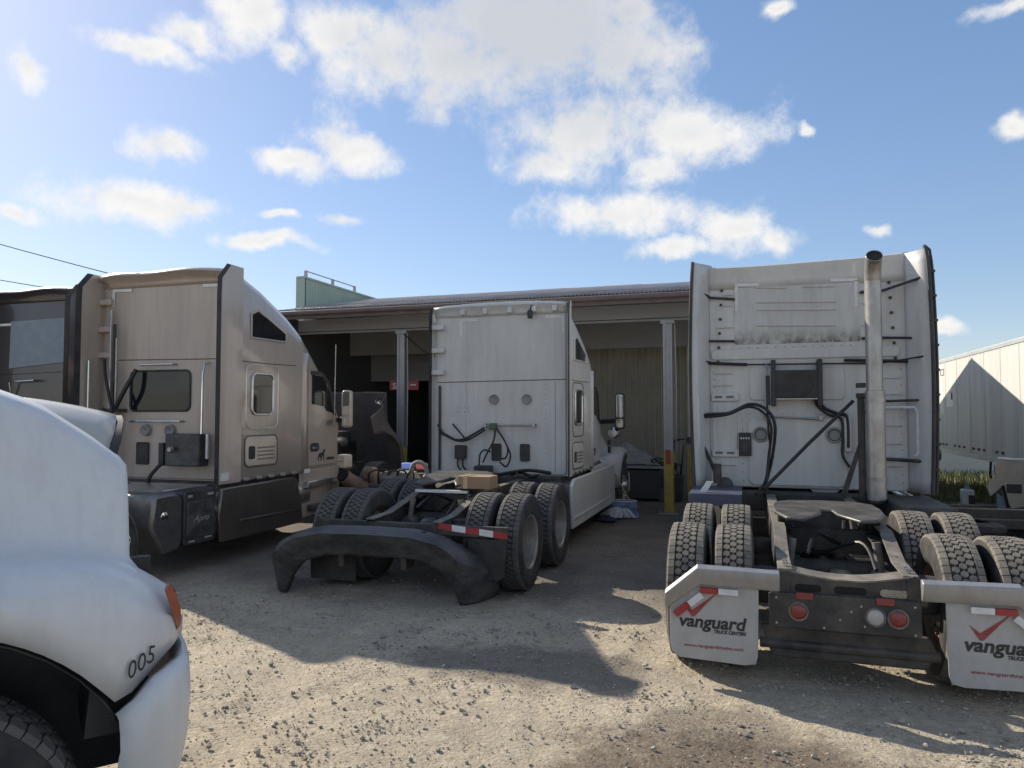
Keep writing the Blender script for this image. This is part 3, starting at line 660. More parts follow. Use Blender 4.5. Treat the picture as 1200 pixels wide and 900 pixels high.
    # ---- side extenders
    for s in (-1, 1):
        rings = []
        for i in range(21):
            z = lerp(1.03, 3.66, i/20); fl = .16 + .035*math.sin(math.pi*min(1, (z-1.0)/2.7)); top = sstep(3.45, 3.66, z)
            rings.append([(s*(1.05-.03*top), W-.0, z), (s*(1.07), W-.08, z), (s*(1.07+fl*.45), W-.22+.05*top, z), (s*(1.05+fl), W-.34+.07*top, z)])
        MB().loft(rings, closed=False).build('side_extender', 'white_paint', t, True, solid=.012, angle=60)
        pts = [(r[3][0]+s*.006, r[3][1]-.012, r[3][2]) for r in rings]
        tr = MB().tube(pts, .02, 8).build('edge_seal', 'black_plastic', t, True)
        if s > 0:
            MB().tube([(p[0]+.055, p[1]+.1, p[2]) for p in pts], .018, 8).build('seal_rail', 'black_plastic', tr, True)
            for i in range(2, 20, 2): MB().box(pts[i][0]-.0, pts[i][0]+.06, pts[i][1]-.005, pts[i][1]+.11, pts[i][2]-.012, pts[i][2]+.012).build('seal_clip', 'black_plastic', tr)
            MB().tube([(pts[-1][0], pts[-1][1], 3.66), (pts[-1][0]+.01, pts[-1][1]+.1, 3.70), (pts[-1][0]+.055, pts[-1][1]+.12, 3.66)], .022, 8).build('seal_cap', 'black_plastic', tr, True)
    for pts in ([(-1.21,W-.28,3.36),(-1.03,W-.04,3.27),(-.75,W-.03,3.24)], [(-1.23,W-.28,2.69),(-1.07,W-.05,2.75),(-.76,W-.03,2.74)], [(.60,W-.03,3.25),(.84,W-.05,3.26),(1.21,W-.26,3.36)], [(.61,W-.03,2.73),(.82,W-.04,2.73),(1.12,W-.12,2.71)]):
        MB().tube(pts, .016, 6).build('extender_stay', 'black_plastic', t, True)
    cable(t, [(-1.22,W-.2,2.53),(-.95,W-.06,2.48),(-.64,W-.05,2.46),(-.1,W-.05,2.455),(.41,W-.05,2.45),(.8,W-.06,2.45),(1.19,W-.25,2.5)], .009, 'hose', 'stay_cable')
    for a, b in ((-1.1,-.62),(.42,1.1)): MB().tube([(a, W-.075, 2.485), (b, W-.055, 2.458)], .019, 8).build('cable_sleeve', 'hose', t, True)
    # ---- air conditioner on the wall
    ac = MB().box(-.33, .175, W-.16, W-.02, 2.06, 2.38).build('air_conditioner', 'black_plastic', t, bevel=.012)
    for x in (-.335, .16): MB().box(x-.025, x+.025, W-.175, W-.015, 1.97, 2.50).build('bracket', 'black_plastic', ac, bevel=.006)
    f = MB()
    for r in (.03, .06, .09, .12, .15): f.tube([(-.07+r*math.cos(a*math.pi/14), W-.166, 2.22+r*math.sin(a*math.pi/14)) for a in range(29)], .0035, 5)
    for k in range(10): f.tube([(-.07, W-.166, 2.22), (-.07+.15*math.cos(k*.628), W-.166, 2.22+.15*math.sin(k*.628))], .003, 5)
    f.build('fan_guard', 'frame_black', ac, True)
    for k in range(22): MB().box(-.31+.0222*k, -.307+.0222*k, W-.1635, W-.16, 2.08, 2.36).build('fin', 'frame_black', ac)
    MB().box(-.31, .14, W-.15, W-.03, 2.045, 2.058).build('drip_tray', 'steel', ac)
    cable(t, [(.10,W-.1,2.06),(.13,W-.1,1.97),(.25,W-.07,1.87),(.38,W-.05,1.82),(.395,W-.05,1.6),(.39,W-.05,1.42),(.46,W-.06,1.28)], .015)
    cable(t, [(.14,W-.1,2.06),(.2,W-.09,1.95),(.34,W-.07,1.88),(.44,W-.05,1.84),(.45,W-.05,1.5)], .02)
    MB().box(.41, .49, W-.06, W-.01, 1.45, 1.85).build('hose_cover', 'white_wall', t, bevel=.012)
    # ---- vents, switch box, handles
    for x in (-.48, .31):
        v = MB().lathe([(W-.034,.0),(W-.034,.062),(W-.046,.068),(W-.05,.082),(W-.045,.092),(W-.03,.095)], 28, (x, 0, 1.64), 'y').build('round_vent', 'panel_grey', t, True)
        MB().lathe([(W-.0475,.06),(W-.049,.066),(W-.0475,.07)], 28, (x, 0, 1.64), 'y').build('vent_ring', 'frame_black', v, True)
    b = MB().box(-.725, -.585, W-.07, W-.012, 1.39, 1.66).build('switch_box', 'black_plastic', t, bevel=.01)
    for k in range(4): MB().box(-.705+.028*k, -.69+.028*k, W-.076, W-.0705, 1.585, 1.605).build('switch', 'white_tape', b)
    MB().box(-.69, -.62, W-.078, W-.0705, 1.43, 1.54).build('socket_lid', 'frame_black', b, bevel=.006)
    grab(t, [(-1.235,W-.2,2.13),(-1.19,W-.24,2.12),(-1.175,W-.25,2.06),(-1.17,W-.25,1.5),(-1.19,W-.24,1.44),(-1.235,W-.2,1.43)], .017, 'white_tape')
    grab(t, [(.80,W-.02,1.95),(1.10,W-.16,1.95),(1.125,W-.17,1.90),(1.125,W-.17,1.46),(1.10,W-.16,1.42)], .017, 'white_tape')
    grab(t, [(.80,W-.03,2.02),(1.18,W-.2,2.03)], .014, 'frame_black', 'handle_bracket')
    grab(t, [(.80,W-.03,1.38),(1.16,W-.2,1.37)], .02, 'frame_black', 'handle_bracket')
    grab(t, [(-.42,W-.06,1.85),(.17,W-.06,1.82)], .012, 'steel', 'hose_bar')
    for x in (-.42, .17): MB().box(x-.025, x+.025, W-.08, W-.03, 1.805, 1.865).build('hose_bar_end', 'steel', t, bevel=.004)
    # ---- hoses
    cable(t, [(-1.14,W-.15,1.36),(-1.15,W-.16,1.7),(-1.12,W-.16,1.86),(-.83,W-.2,1.89),(-.6,W-.24,1.99),(-.42,W-.26,1.93),(-.33,W-.25,1.75),(-.36,W-.2,1.4),(-.43,W-.2,1.1),(-.46,W-.4,.98)], .018)
    cable(t, [(-1.13,W-.15,1.84),(-.85,W-.22,1.87),(-.62,W-.26,1.96),(-.46,W-.28,1.9),(-.37,W-.27,1.73),(-.40,W-.22,1.4),(-.44,W-.22,1.12),(-.55,W-.6,1.0)], .015)
    cable(t, [(-.41,W-.22,1.98),(-.40,W-.24,1.7),(-.385,W-.22,1.5),(-.42,W-.25,1.2),(-.43,W-.3,.9)], .013)
    cable(t, [(-1.15,W-.15,1.62),(-1.12,W-.15,1.5),(-1.06,W-.15,1.36),(-.98,W-.2,1.17)], .02)
    cable(t, [(-1.16,W-.1,2.42),(-1.145,W-.1,2.3),(-1.14,W-.12,2.1)], .018)
    MB().tube([(-.41,W-.06,2.46),(-.405,W-.1,2.40),(-.40,W-.14,2.30)], .008, 6).build('spring_hanger', 'steel', t, True)
    MB().tube([(-.40,W-.14,2.32),(-.395,W-.16,1.98)], .022, 8).build('hose_tender', 'hose', t, True)
    MB().tube([(-.97,W-.22,1.30),(-.96,W-.25,1.08)], .05, 10).build('coupling', 'frame_black', t, True)
    MB().lathe([(-.03,.0),(-.03,.09),(.03,.09),(.03,.0)], 18, (-.88,W-.24,1.06), 'y').build('coupling_head', 'frame_black', t, True)
    MB().tube([(.47,W-.35,2.02),(.0,W-.55,1.56),(-.46,W-.7,1.08)], .02, 8).build('prop_rod', 'hose', t, True)
    # ---- exhaust stack
    st = MB().tube(spline([(.655,W-.55,.95),(.655,W-.55,2.0),(.655,W-.55,3.12),(.655,W-.57,3.34),(.655,W-.64,3.48),(.655,W-.70,3.53)], 8), .082, 24, caps=False).build('exhaust_stack', 'stack_steel', t, True, solid=.006)
    MB().tube([(.655,W-.55,.98),(.655,W-.55,2.12),(.655,W-.55,2.125)], [.096,.096,.084], 24).build('heat_shield', 'stack_steel', st, True)
    MB().tube([(.655,W-.62,3.465),(.655,W-.70,3.53)], .074, 20).build('stack_mouth', 'soot_and_holes', st, True)
    for z in (1.2, 2.02): MB().lathe([(z-.02,.1),(z-.02,.104),(z+.02,.104),(z+.02,.1)], 24, (.655, W-.55, 0), 'z').build('clamp', 'steel', st, True)
    sup = MB().box(.50, .565, W-.5, W-.42, .95, 2.1).build('stack_support', 'frame_black', t, bevel=.01)
    MB().prism([(.30,.95),(.36,.95),(.56,1.62),(.52,1.62)], 'y', W-.47, W-.44).build('gusset', 'frame_black', sup)
    for z in (1.9, 2.02): MB().tube([(.53,W-.46,z),(.655,W-.55,z)], .02, 8).build('strut', 'frame_black', sup, True)
    for z in (2.05, 2.16): MB().box(.49, .575, W-.52, W-.41, z, z+.05).build('support_clamp', 'frame_black', sup, bevel=.006)
    # ---- below the sleeper
    MB().box(-.95, .95, W-.25, W+2.5, .78, .99).build('underbody', 'frame_black', t, bevel=.02)
    MB().prism([(.05,1.02),(.35,1.02),(.2,.88)], 'y', W-.05, W-.02).build('hanger_plate', 'panel_grey', t)
    dk = MB().box(-1.22, -.69, 2.46, 2.50, .925, 1.05).build('deck_plate', 'oil_blue', t, bevel=.006)
    MB().box(-1.22, -.69, 2.5, 3.3, 1.035, 1.048).build('deck_tread', 'oil_blue', dk)
    MB().prism([(-1.12,1.05),(-1.05,1.05),(-.98,1.16),(-1.05,1.16)], 'y', 2.62, 2.65).build('step_bracket', 'white_tape', dk)
    MB().box(.75, 1.22, 2.3, 3.4, .80, 1.0).build('battery_box', 'frame_black', t, bevel=.02)
    MB().box(.70, 1.15, W-.3, W-.28, .98, 1.0).build('step', 'white_wall', t)
    # ---- tail: cross member, lamp panel, mud flap hangers
    n = 14; top = [(lerp(-.40,.40,i/n), .80-.055*math.sin(math.pi*i/n)) for i in range(n+1)]
    cm = MB().prism(top+[(.40,.62),(-.40,.62)], 'y', -.01, .03).build('tail_crossmember', 'frame_black', t, bevel=.004)
    MB().loft([[(x, -.012, z), (x, -.012, z+.012), (x, .20, z+.012), (x, .20, z)] for x, z in top]).build('crossmember_flange', 'frame_dusty', cm)
    for x0, x1 in ((-.33,-.16),(-.08,.12),(.20,.37)):
        MB().prism(rr(x0, x1, .665, .715, .024), 'y', -.013, -.0101).build('slot', 'soot_and_holes' if x0 < .15 else 'sand', cm)  # raised plates in place of open slots, their dark painted on
    for s in (-1, 1):
        MB().box(s*.42-.06, s*.42+.06, -.02, .0, .62, .80).build('rail_end', 'frame_black', t, bevel=.004)
        for y in (.08, .16, .5): MB().lathe([(.0,.0),(.0,.018),(.02,.018),(.025,.0)], 8, (s*.385, y, .83 if y > .3 else .825), 'z').build('rail_bolt', 'steel', t)
    lp = MB().prism(rr(-.50,.44,.42,.655,.02), 'y', -.04, -.02).build('lamp_panel', 'frame_black', t, bevel=.004)
    for x, l in ((-.31,'red_lens'),(.165,'clear_lens'),(.30,'red_lens')):
        b = MB().lathe([(-.041,.066),(-.050,.064),(-.053,.057),(-.048,.052)], 26, (x, 0, .535), 'y').build('lamp_ring', 'frame_dusty', lp, True)
        MB().lathe([(-.046,.053),(-.052,.044),(-.056,.03),(-.057,0)], 26, (x, 0, .535), 'y').build('tail_lamp', l, lp, True)
    for x in (-.27, .225): MB().box(x-.055, x+.055, -.052, -.0405, .618, .665).build('reflector', 'red_lens', lp, bevel=.004)
    bolts(lp, 'panel_bolts', [(-.45,.45),(-.45,.62),(-.15,.44),(.02,.56),(.08,.60),(.40,.44),(.40,.62),(.1,.47),(-.05,.5)], -.0405, .008)
    MB().prism([(-.55,.40),(-.48,.19),(.48,.19),(.55,.30),(.50,.40)], 'y', .05, .12).build('tail_valance', 'frame_black', t, bevel=.012)
    MB().tube([(-.56,.06,.28),(.56,.06,.28)], .035, 10).build('tow_bar', 'frame_black', t, True)
    for s in (-1, 1):
        pts = [(s*.43,.745),(s*.98,.755),(s*1.19,.575)]
        out = [(s*.43,.815),(s*.97,.825),(s*1.195,.635)]; inn = [(s*.43,.675),(s*.955,.685),(s*1.195,.50)]
        hb = MB()
        hb.loft([[(o[0], -.10, o[1]), (o[0], -.145, o[1]-.02), (o[0], -.145, o[1]-.075), (i[0], -.115, i[1]), (i[0], -.08, i[1]), (i[0], -.06, o[1]-.01)] for o, i in zip(out, inn)])
        hb = hb.build('flap_hanger', 'galvanized', t, bevel=.006)
        x0, x1 = (.565, 1.17)
        fl = [(x0,.70),(.95,.70),(1.165,.53),(1.165,.26),(1.15,.20),(1.10,.165),(.66,.15),(.59,.165),(.575,.22)]
        if s < 0: fl = [(-x, z) for x, z in reversed(fl)]
        fp = MB().prism(fl, 'y', -.088, -.078).build('mud_flap', 'flap_white', t, bevel=.003)
        Y = -.0895
        for a, b, c in ((.70,.83,'white_tape'),(.835,.955,'red_tape')) if s > 0 else ((.70,.83,'white_tape'),(.835,.955,'red_tape')):
            MB().prism([(s*a,.665),(s*b,.667),(s*b,.628),(s*a,.626)], 'y', -.1195, -.0885).build('reflective_tape', c, fp)
        d = Vector((.19,-.155)).normalized(); nrm = Vector((-d.y, d.x))
        for k0, k1, c in ((0,.115,'white_tape'),(.12,.24,'red_tape')):
            p = Vector((.955,.635)); q = [p+d*k0, p+d*k1, p+d*k1-nrm*.045, p+d*k0-nrm*.045]
            MB().prism([(s*v.x, v.y) for v in q], 'y', -.1195, -.0885).build('reflective_tape', c, fp)
        xl = -1.10 if s < 0 else .665
        MB().prism([(xl+.03,.545),(xl+.09,.50),(xl+.27,.64),(xl+.20,.565),(xl+.105,.455),(xl+.085,.455)], 'y', Y-.002, Y).build('tick_emblem', 'red_print', fp)
        text('vanguard', .12, 'black_print', fp, (xl, Y, .385), REAR, bold=.0035, shear=.2, width=.455)
        text('TRUCK CENTERS', .032, 'black_print', fp, (xl+.235, Y, .352), REAR, bold=.0014, shear=.2, width=.215)
        text('www.vanguardtrucks.com', .032, 'red_print', fp, (xl+.03, Y, .245), REAR, bold=.0004, width=.40)
    return t
right_truck()
# ---------------------------------------------------------------- the sloping-roof sleeper trucks (tan, white in the middle, dark at far left)
def sleeper_truck(t, W, H, paint, wall, ext, detail=2, hw=1.12, skirt=None):
    """W = y of sleeper rear wall, ext = how far the side extenders reach back, H = roof height at the rear"""
    k = H/3.8
    prof = [(0,3.72*k),(.5,3.55*k),(1.1,3.28*k),(1.7,2.92*k),(2.1,2.58*k),(2.35,2.3*k),(2.62,1.82*k)]
    skirt = skirt or paint; wt = [(0,hw),(1.5,hw),(1.62,hw-.045),(2.62,hw-.1)]
    wf = lambda y: interp(wt, y-W)
    sh = shell(t, 'sleeper_body', W, prof, wt, 1.0, paint, crown=.05, n=30)
    ztop = lambda y: interp([(-ext-.01, H), (0, 3.72*k)], y-W)
    MB().prism(rr(.06-hw, hw-.06, 1.02, 3.60*k, .06), 'y', W-.03, W+.01).build('rear_wall', wall, t, bevel=.008)
    rings = []
    for i in range(19):                                     # roof cap reaching back over the wall
        x = lerp(.03-hw, hw-.03, i/18); dz = -.05*abs(x/1.09)**6+ (.012*math.sin(x*5) if ext > .25 else 0)
        rings.append([(x, W-.035, 3.55*k), (x, W-.04, 3.60*k), (x, W-.05-ext*.1, 3.66*k+dz*.6), (x, W-.07-ext*.22, 3.705*k+dz), (x, W-.06-ext*.2, 3.735*k+dz), (x, W+.06, 3.755*k+dz)])
    MB().loft(rings, closed=False).build('roof_cap', paint, t, True, solid=.008, angle=60)
    for s in (-1, 1):
        if ext > .05:
            rings = []
            for i in range(15):
                z = lerp(1.0, 3.73*k, i/14); e = ext*(1-.45*sstep(3.45*k, 3.74*k, z)**2)
                zb = z
                rings.append([(s*(hw+.002), W+.02, z), (s*(hw+.003), W-e*.5, lerp(z, zb, .5)), (s*(hw+.004), W-e, zb)])
            MB().loft(rings, closed=False).build('side_extender', paint, t, False, solid=.012)
            MB().loft([[(r[2][0]-s*.0, r[2][1]-.075, r[2][2]+.002), (r[2][0]+s*.006, r[2][1], r[2][2]), (r[2][0]-s*.014, r[2][1]+.01, r[2][2])] for r in rings]).build('edge_seal', 'black_plastic', t)
            for z in (3.05, 2.68, 2.33) if s < 0 else ():
                MB().box(min(s*(hw-.2), s*(hw-.01)), max(s*(hw-.2), s*(hw-.01)), W-.12, W-.035, z*k+.28, z*k+.36).build('extender_bracket', wall, t, bevel=.012)
    chassis(t, W+4.6, (1.0, 2.32) if W > 4 else (.65, 1.98), zmain=.95, slope=1.3 if W < 4 else .9, ztail=.76)
    for s in (-1, 1):
        wheel(t, s*1.03, W+4.0, 'steer', 'tread_grey', 'aluminium')
    if detail < 2: return wf, k
    # ---- right and left sides
    for s in (1, -1):
        win = [(W+.20,3.16*k),(W+.34,3.22*k),(W+.55,3.15*k),(W+.98,2.98*k),(W+.98,2.86*k),(W+.20,2.85*k)]
        g = side_panel(t, 'upper_window', win, wf, .010, .02, 'glass', s, .004)
        side_line(t, 'window_trim', win, wf, .012, .014, paint, s, True, g)
        g = side_panel(t, 'sleeper_window', rr(W+.25, W+.68, 1.86*k, 2.37*k, .07), wf, .014, .02, 'glass', s, .004)
        side_line(t, 'window_trim', rr(W+.235, W+.695, 1.845*k, 2.385*k, .08), wf, .014, .016, 'aluminium' if s > 0 else paint, s, True, g)
        side_line(t, 'window_panel_seam', rr(W+.12, W+.82, 1.66*k, 2.50*k, .10), wf, .004, .007, 'frame_black' if paint == 'white_paint' else 'aluminium', s, True)
        lk = side_panel(t, 'locker_door', rr(W+.12, W+.80, 1.17*k, 1.55*k, .07), wf, .012, .02, paint, s, .006)
        side_line(t, 'locker_seam', rr(W+.105, W+.815, 1.155*k, 1.565*k, .075), wf, .004, .006, 'frame_black', s, True, lk)
        side_panel(t, 'locker_latch', rr(W+.18, W+.31, 1.26*k, 1.43*k, .03), wf, .02, .012, 'black_plastic', s, .004, lk)
        if s > 0:
            m = MB()
            for q in range(4):
                yy = W+.36; 
                while yy < W+.74:
                    l = random.uniform(.012, .03); m.box(wf(yy)+.012, wf(yy)+.0135, yy, yy+l, (1.24+.05*q)*k, (1.265+.05*q)*k); yy += l+.009
            m.build('small_print', 'faint_print', lk)['kind'] = 'stuff'
        side_line(t, 'body_seam', [(W-.02,2.53*k),(W+.6,2.53*k),(W+1.2,2.545*k),(W+1.62,2.56*k)], wf, .003, .006, 'frame_black', s)
        # corner fold between sleeper and cab
        MB().loft([[(s*(hw+.005), W+1.42, z), (s*(hw+.025), W+1.50, z), (s*(hw+.01), W+1.58, z), (s*(hw-.05), W+1.63, z)] for z in (1.02, 1.8*k, 2.5*k, 2.75*k)], closed=False).build('cab_fairing', paint, t, True, solid=.01, angle=60)
        dr = side_panel(t, 'cab_door', [(W+1.66,1.08),(W+2.55,1.08),(W+2.60,1.5),(W+2.60,1.80*k),(W+2.42,2.05*k),(W+2.22,2.36*k),(W+2.05,2.46*k),(W+1.66,2.48*k)], wf, .018, .025, paint, s, .008)
        dw = [(W+1.74,2.0*k),(W+2.12,1.97*k),(W+2.20,1.90*k),(W+2.44,1.86*k),(W+2.40,2.02*k),(W+2.20,2.33*k),(W+2.05,2.43*k),(W+1.74,2.44*k)]
        side_panel(t, 'door_window', dw, wf, .024, .012, 'glass', s, .003, dr)
        side_panel(t, 'door_trim', [(W+2.42,1.84*k),(W+2.52,1.82*k),(W+2.28,2.36*k),(W+2.06,2.50*k),(W+1.70,2.50*k),(W+1.70,2.44*k),(W+2.05,2.44*k),(W+2.24,2.31*k)], wf, .03, .012, 'black_plastic', s, .003, dr)
        hd = side_panel(t, 'door_handle', rr(W+1.70, W+1.98, 1.28*k, 1.41*k, .06), wf, .026, .015, 'black_plastic', s, .004, dr)
        side_panel(t, 'handle_pull', rr(W+1.77, W+1.93, 1.315*k, 1.355*k, .018), wf, .04, .016, 'chrome', s, .004, hd)
        # side skirts, steps, lower fairing
        side_panel(t, 'side_skirt', [(W-.36,.95),(W+1.18,.97),(W+1.30,.92),(W+1.42,.5),(W+1.44,.28),(W-.36,.28),(W-.40,.6)] if W > 4 else [(W-.15,.98),(W+1.5,.98),(W+2.55,.98),(W+2.95,1.0),(W+3.05,.40),(W+3.0,.30),(W-.25,.30),(W-.3,.9)], lambda y: 1.14, .01, .05, skirt, s, .02)
        side_panel(t, 'skirt_crease', [(W+.0,.52),(W+1.35,.50),(W+1.34,.47),(W+.0,.49)] if W > 4 else [(W-.2,.46),(W+2.95,.46),(W+2.95,.42),(W-.2,.42)], lambda y: 1.14, .022, .03, skirt, s, .006)
        m = MB().tube([(s*.78, W+.15, .66), (s*.78, W+1.75, .66)], .3, 20); m.build('fuel_tank', 'aluminium', t, True)
        sp = side_panel(t, 'cab_step', [(W+1.6,.86),(W+2.6,.88),(W+2.6,.80),(W+1.6,.76)], lambda y: 1.12, .02, .22, 'aluminium', s, .01)
        side_panel(t, 'cab_step', [(W+1.7,.50),(W+2.6,.50),(W+2.6,.42),(W+1.7,.42)], lambda y: 1.12, .02, .22, 'frame_black', s, .01)
        side_panel(t, 'step_panel', [(W+1.5,1.02),(W+2.62,1.04),(W+2.66,.35),(W+1.52,.32)], lambda y: 1.05, .0, .03, paint, s, .01)
        for q in range(6): side_panel(t, 'rocker_clip', rr(W+.1+.27*q, W+.22+.27*q, 1.0, 1.04, .015), wf, .012, .02, 'aluminium', s, .004)
    return wf, k

# ---- white truck in the middle
def middle_truck():
    t = thing('semi_truck', 'white sleeper truck in the middle with bare rear frame and riveted back wall', 'truck', (-3.44, 6.9, 0), 0, 'semi trucks parked at the shed')
    W = 3.12
    wf, k = sleeper_truck(t, W, 3.55, 'white_paint', 'white_wall', .10, hw=1.055)
    duals(t, .65, 'tread_grey', 'stack_steel'); duals(t, 1.98, 'tread_grey', 'stack_steel')
    hood(t, 'hood', W+2.45, W+4.6, W+4.0, 'white_paint', zb=1.78, zf=1.5, crest=1.18, wob=1.05, wof=1.2, low=.6, arch=.58)
    side_panel(t, 'hood_intake', rr(W+2.75, W+2.98, 1.18, 1.42, .05), lambda y: 1.06, .03, .02, 'glass', 1, .006)
    MB().box(-1.16, 1.16, W+4.35, W+4.75, .3, .72).build('front_bumper', 'white_paint', t, bevel=.06)
    m = mirror(t, 1.36, W+2.35, 1.62, .62, .17, sx=1, shell_mat='black_plastic', wi=1.0)
    MB().lathe([(-.05,.0),(-.05,.06),(-.02,.10),(.04,.10),(.08,.06),(.09,0)], 18, (1.24, W+2.45, 1.55), 'y').build('spot_mirror', 'chrome', m, True)
    MB().tube(spline([(1.24,W+2.45,1.5),(1.2,W+2.5,1.36),(1.05,W+2.6,1.30)]), .008, 6).build('mirror_stay', 'chrome', m, True)
    mirror(t, -1.36, W+2.35, 1.62, .62, .17, sx=-1, wi=1.0)
    Y = W-.032
    # rivets, seams, tapes, bracket tabs on the back wall
    rear_line(t, 'wall_seam', [(-.99,2.35),(1.0,2.37)], Y, .006, 'frame_black')
    rear_line(t, 'wall_seam', [(.84,2.34),(.84,1.06)], Y, .004, 'panel_grey')
    bolts(t, 'rivets', [(-.52, 2.30-.05*i) for i in range(24)] + [(-.66+.06*i, 1.98-.07*j) for i in range(4) for j in range(2)] + [(-.66+.07*i, 1.72) for i in range(3)] + [(-.45+.06*i, 1.50-.06*j) for i in range(3) for j in range(2)] + [(.70, 2.3-.07*i) for i in range(16)], Y, .007, 'panel_grey', .004)
    for x0, x1, xv, sg in ((-.62,-.34,-.62,1),(.70,.97,.94,1)):
        rear_panel(t, 'marking_tape', [(x0,3.29),(x1,3.285),(x1,3.25),(x0,3.255)], Y, .002, 'white_tape')
        rear_panel(t, 'marking_tape', [(xv,3.254),(xv+.035,3.254),(xv+.035,3.04),(xv,3.04)], Y, .002, 'white_tape')
    for x in (-.55,-.2,.18,.55,.85): MB().box(x-.035, x+.035, W-.12, W-.03, 3.34, 3.42).build('roof_tab', 'white_paint', t, bevel=.008)
    MB().tube([(-.93,W-.06,1.05),(-.93,W-.06,2.3)], .018, 8).build('conduit', 'black_plastic', t, True)
    for x in (-.08, .42):
        g = MB().lathe([(Y+.002,.0),(Y-.012,.055),(Y-.024,.062),(Y-.024,.072),(Y,.075)], 24, (x, 0, 2.09), 'y').build('round_port', 'panel_grey', t, True)
    for x0, x1 in ((-.11,.035),(.32,.465)): rear_panel(t, 'vent_cover', rr(x0, x1, 1.20, 1.45, .025), Y, .03, 'black_plastic', .008)
    grab(t, [(-.22,W-.09,1.71),(.54,W-.09,1.715)], .013, 'steel', 'hose_bar')
    for x in (-.2,.54): MB().box(x-.02, x+.02, W-.11, W-.03, 1.69, 1.74).build('hose_bar_end', 'steel', t)
    MB().box(-.13, -.02, W-.13, W-.06, 1.65, 1.745).build('hose_clamp', 'gas_green', t, bevel=.006)
    cable(t, [(-.95,W-.08,1.72),(-.86,W-.1,1.60),(-.76,W-.12,1.55),(-.63,W-.14,1.50),(-.46,W-.15,1.53),(-.2,W-.12,1.68)], .016)
    cable(t, [(-.9,W-.1,1.60),(-.62,W-.16,1.49),(-.42,W-.17,1.51),(-.18,W-.13,1.65)], .014)
    cable(t, [(-.72,W-.06,1.73),(-.6,W-.1,1.62),(-.5,W-.14,1.53)], .012)
    cable(t, [(-.03,W-.1,1.68),(.08,W-.13,1.55),(.15,W-.15,1.44),(.21,W-.15,1.28),(.15,W-.15,1.13),(.05,W-.15,1.19)], .013)
    cable(t, [(-.01,W-.1,1.66),(.12,W-.13,1.48),(.17,W-.15,1.36),(.13,W-.13,1.25),(.05,W-.12,1.24)], .012)
    cable(t, [(-.04,W-.1,1.66),(-.05,W-.13,1.5),(-.14,W-.14,1.33),(-.2,W-.18,1.18)], .013)
    cable(t, [(-.10,W-.12,1.33),(-.18,W-.15,1.36),(-.24,W-.18,1.30),(-.25,W-.2,1.14)], .012)
    vb = MB().box(-.66, -.50, W-.14, W-.03, 1.22, 1.42).build('valve_block', 'black_plastic', t, bevel=.012)
    for x in (-.62,-.54): cable(vb, [(x,W-.1,1.22),(x+.01,W-.12,1.12),(x+.06,W-.12,1.06)], .013)
    MB().box(-.30, -.06, W-.3, W-.1, 1.0, 1.14).build('junction_box', 'grease', t, bevel=.02)
    cam_ = MB().tube([(.53,W-.05,3.50),(.50,W-.1,3.40),(.49,W-.13,3.34)], .012, 8).build('camera_bracket', 'black_plastic', t, True)
    MB().lathe([(-.06,.0),(-.06,.035),(.03,.045),(.06,.03),(.06,0)], 12, (.50,W-.14,3.30), 'z').build('rear_camera', 'black_plastic', cam_, True)
    MB().box(-.95, .95, W-.2, W+2.6, .74, 1.0).build('underbody', 'frame_black', t, bevel=.02)
    MB().tube([(.86,W-.25,.70),(.86,W+.2,.70)], .24, 22).build('filter_canister', 'aluminium', t, True)
    fw = fifth_wheel(t, 1.45, 1.10, tilt=.10)
    # deck clutter, hoses on the frame
    MB().box(-.33, .33, .98, 1.04, .955, .985).build('frame_strap', 'white_tape', t)
    cable(t, [(.35,2.9,1.05),(.42,2.6,1.10),(.52,2.3,1.06),(.60,1.9,1.08)], .018)
    cable(t, [(.2,3.0,1.0),(.45,2.7,1.07),(.68,2.45,1.04),(.8,2.35,1.07)], .022)
    cable(t, [(-.1,2.9,.98),(.2,2.6,1.05),(.6,2.5,1.12),(.95,2.4,1.10)], .024)
    # tail: bent angle rails, striped bar, mud flap behind the right wheels
    MB().box(-1.05, .45, .02, .08, .56, .74).build('tail_crossmember', 'frame_black', t, bevel=.006)
    hb = MB().box(.42, 1.16, -.03, .02, .64, .75).build('flap_hanger', 'frame_black', t, bevel=.006)
    n = 5
    for i in range(n):
        x0 = lerp(.42, 1.16, i/n); x1 = lerp(.42, 1.16, (i+1)/n)
        MB().prism([(x0,lerp(.765,.70,i/n)),(x1,lerp(.765,.70,(i+1)/n)),(x1,lerp(.705,.635,(i+1)/n)),(x0,lerp(.705,.635,i/n))], 'y', -.036, -.0305).build('reflective_tape', 'red_tape' if i % 2 == 0 else 'white_tape', hb)
    MB().prism([(.72,.62),(1.14,.62),(1.12,.26),(1.05,.22),(.75,.22)], 'y', .0, .012).build('mud_flap', 'black_plastic', t)
    MB().prism([(-1.12,.62),(-.55,.62),(-.55,.1),(-1.1,.1)], 'y', .0, .012).build('mud_flap', 'black_plastic', t)
    # dark vest of rags caught on the rear tyre
    return t
middle_truck()

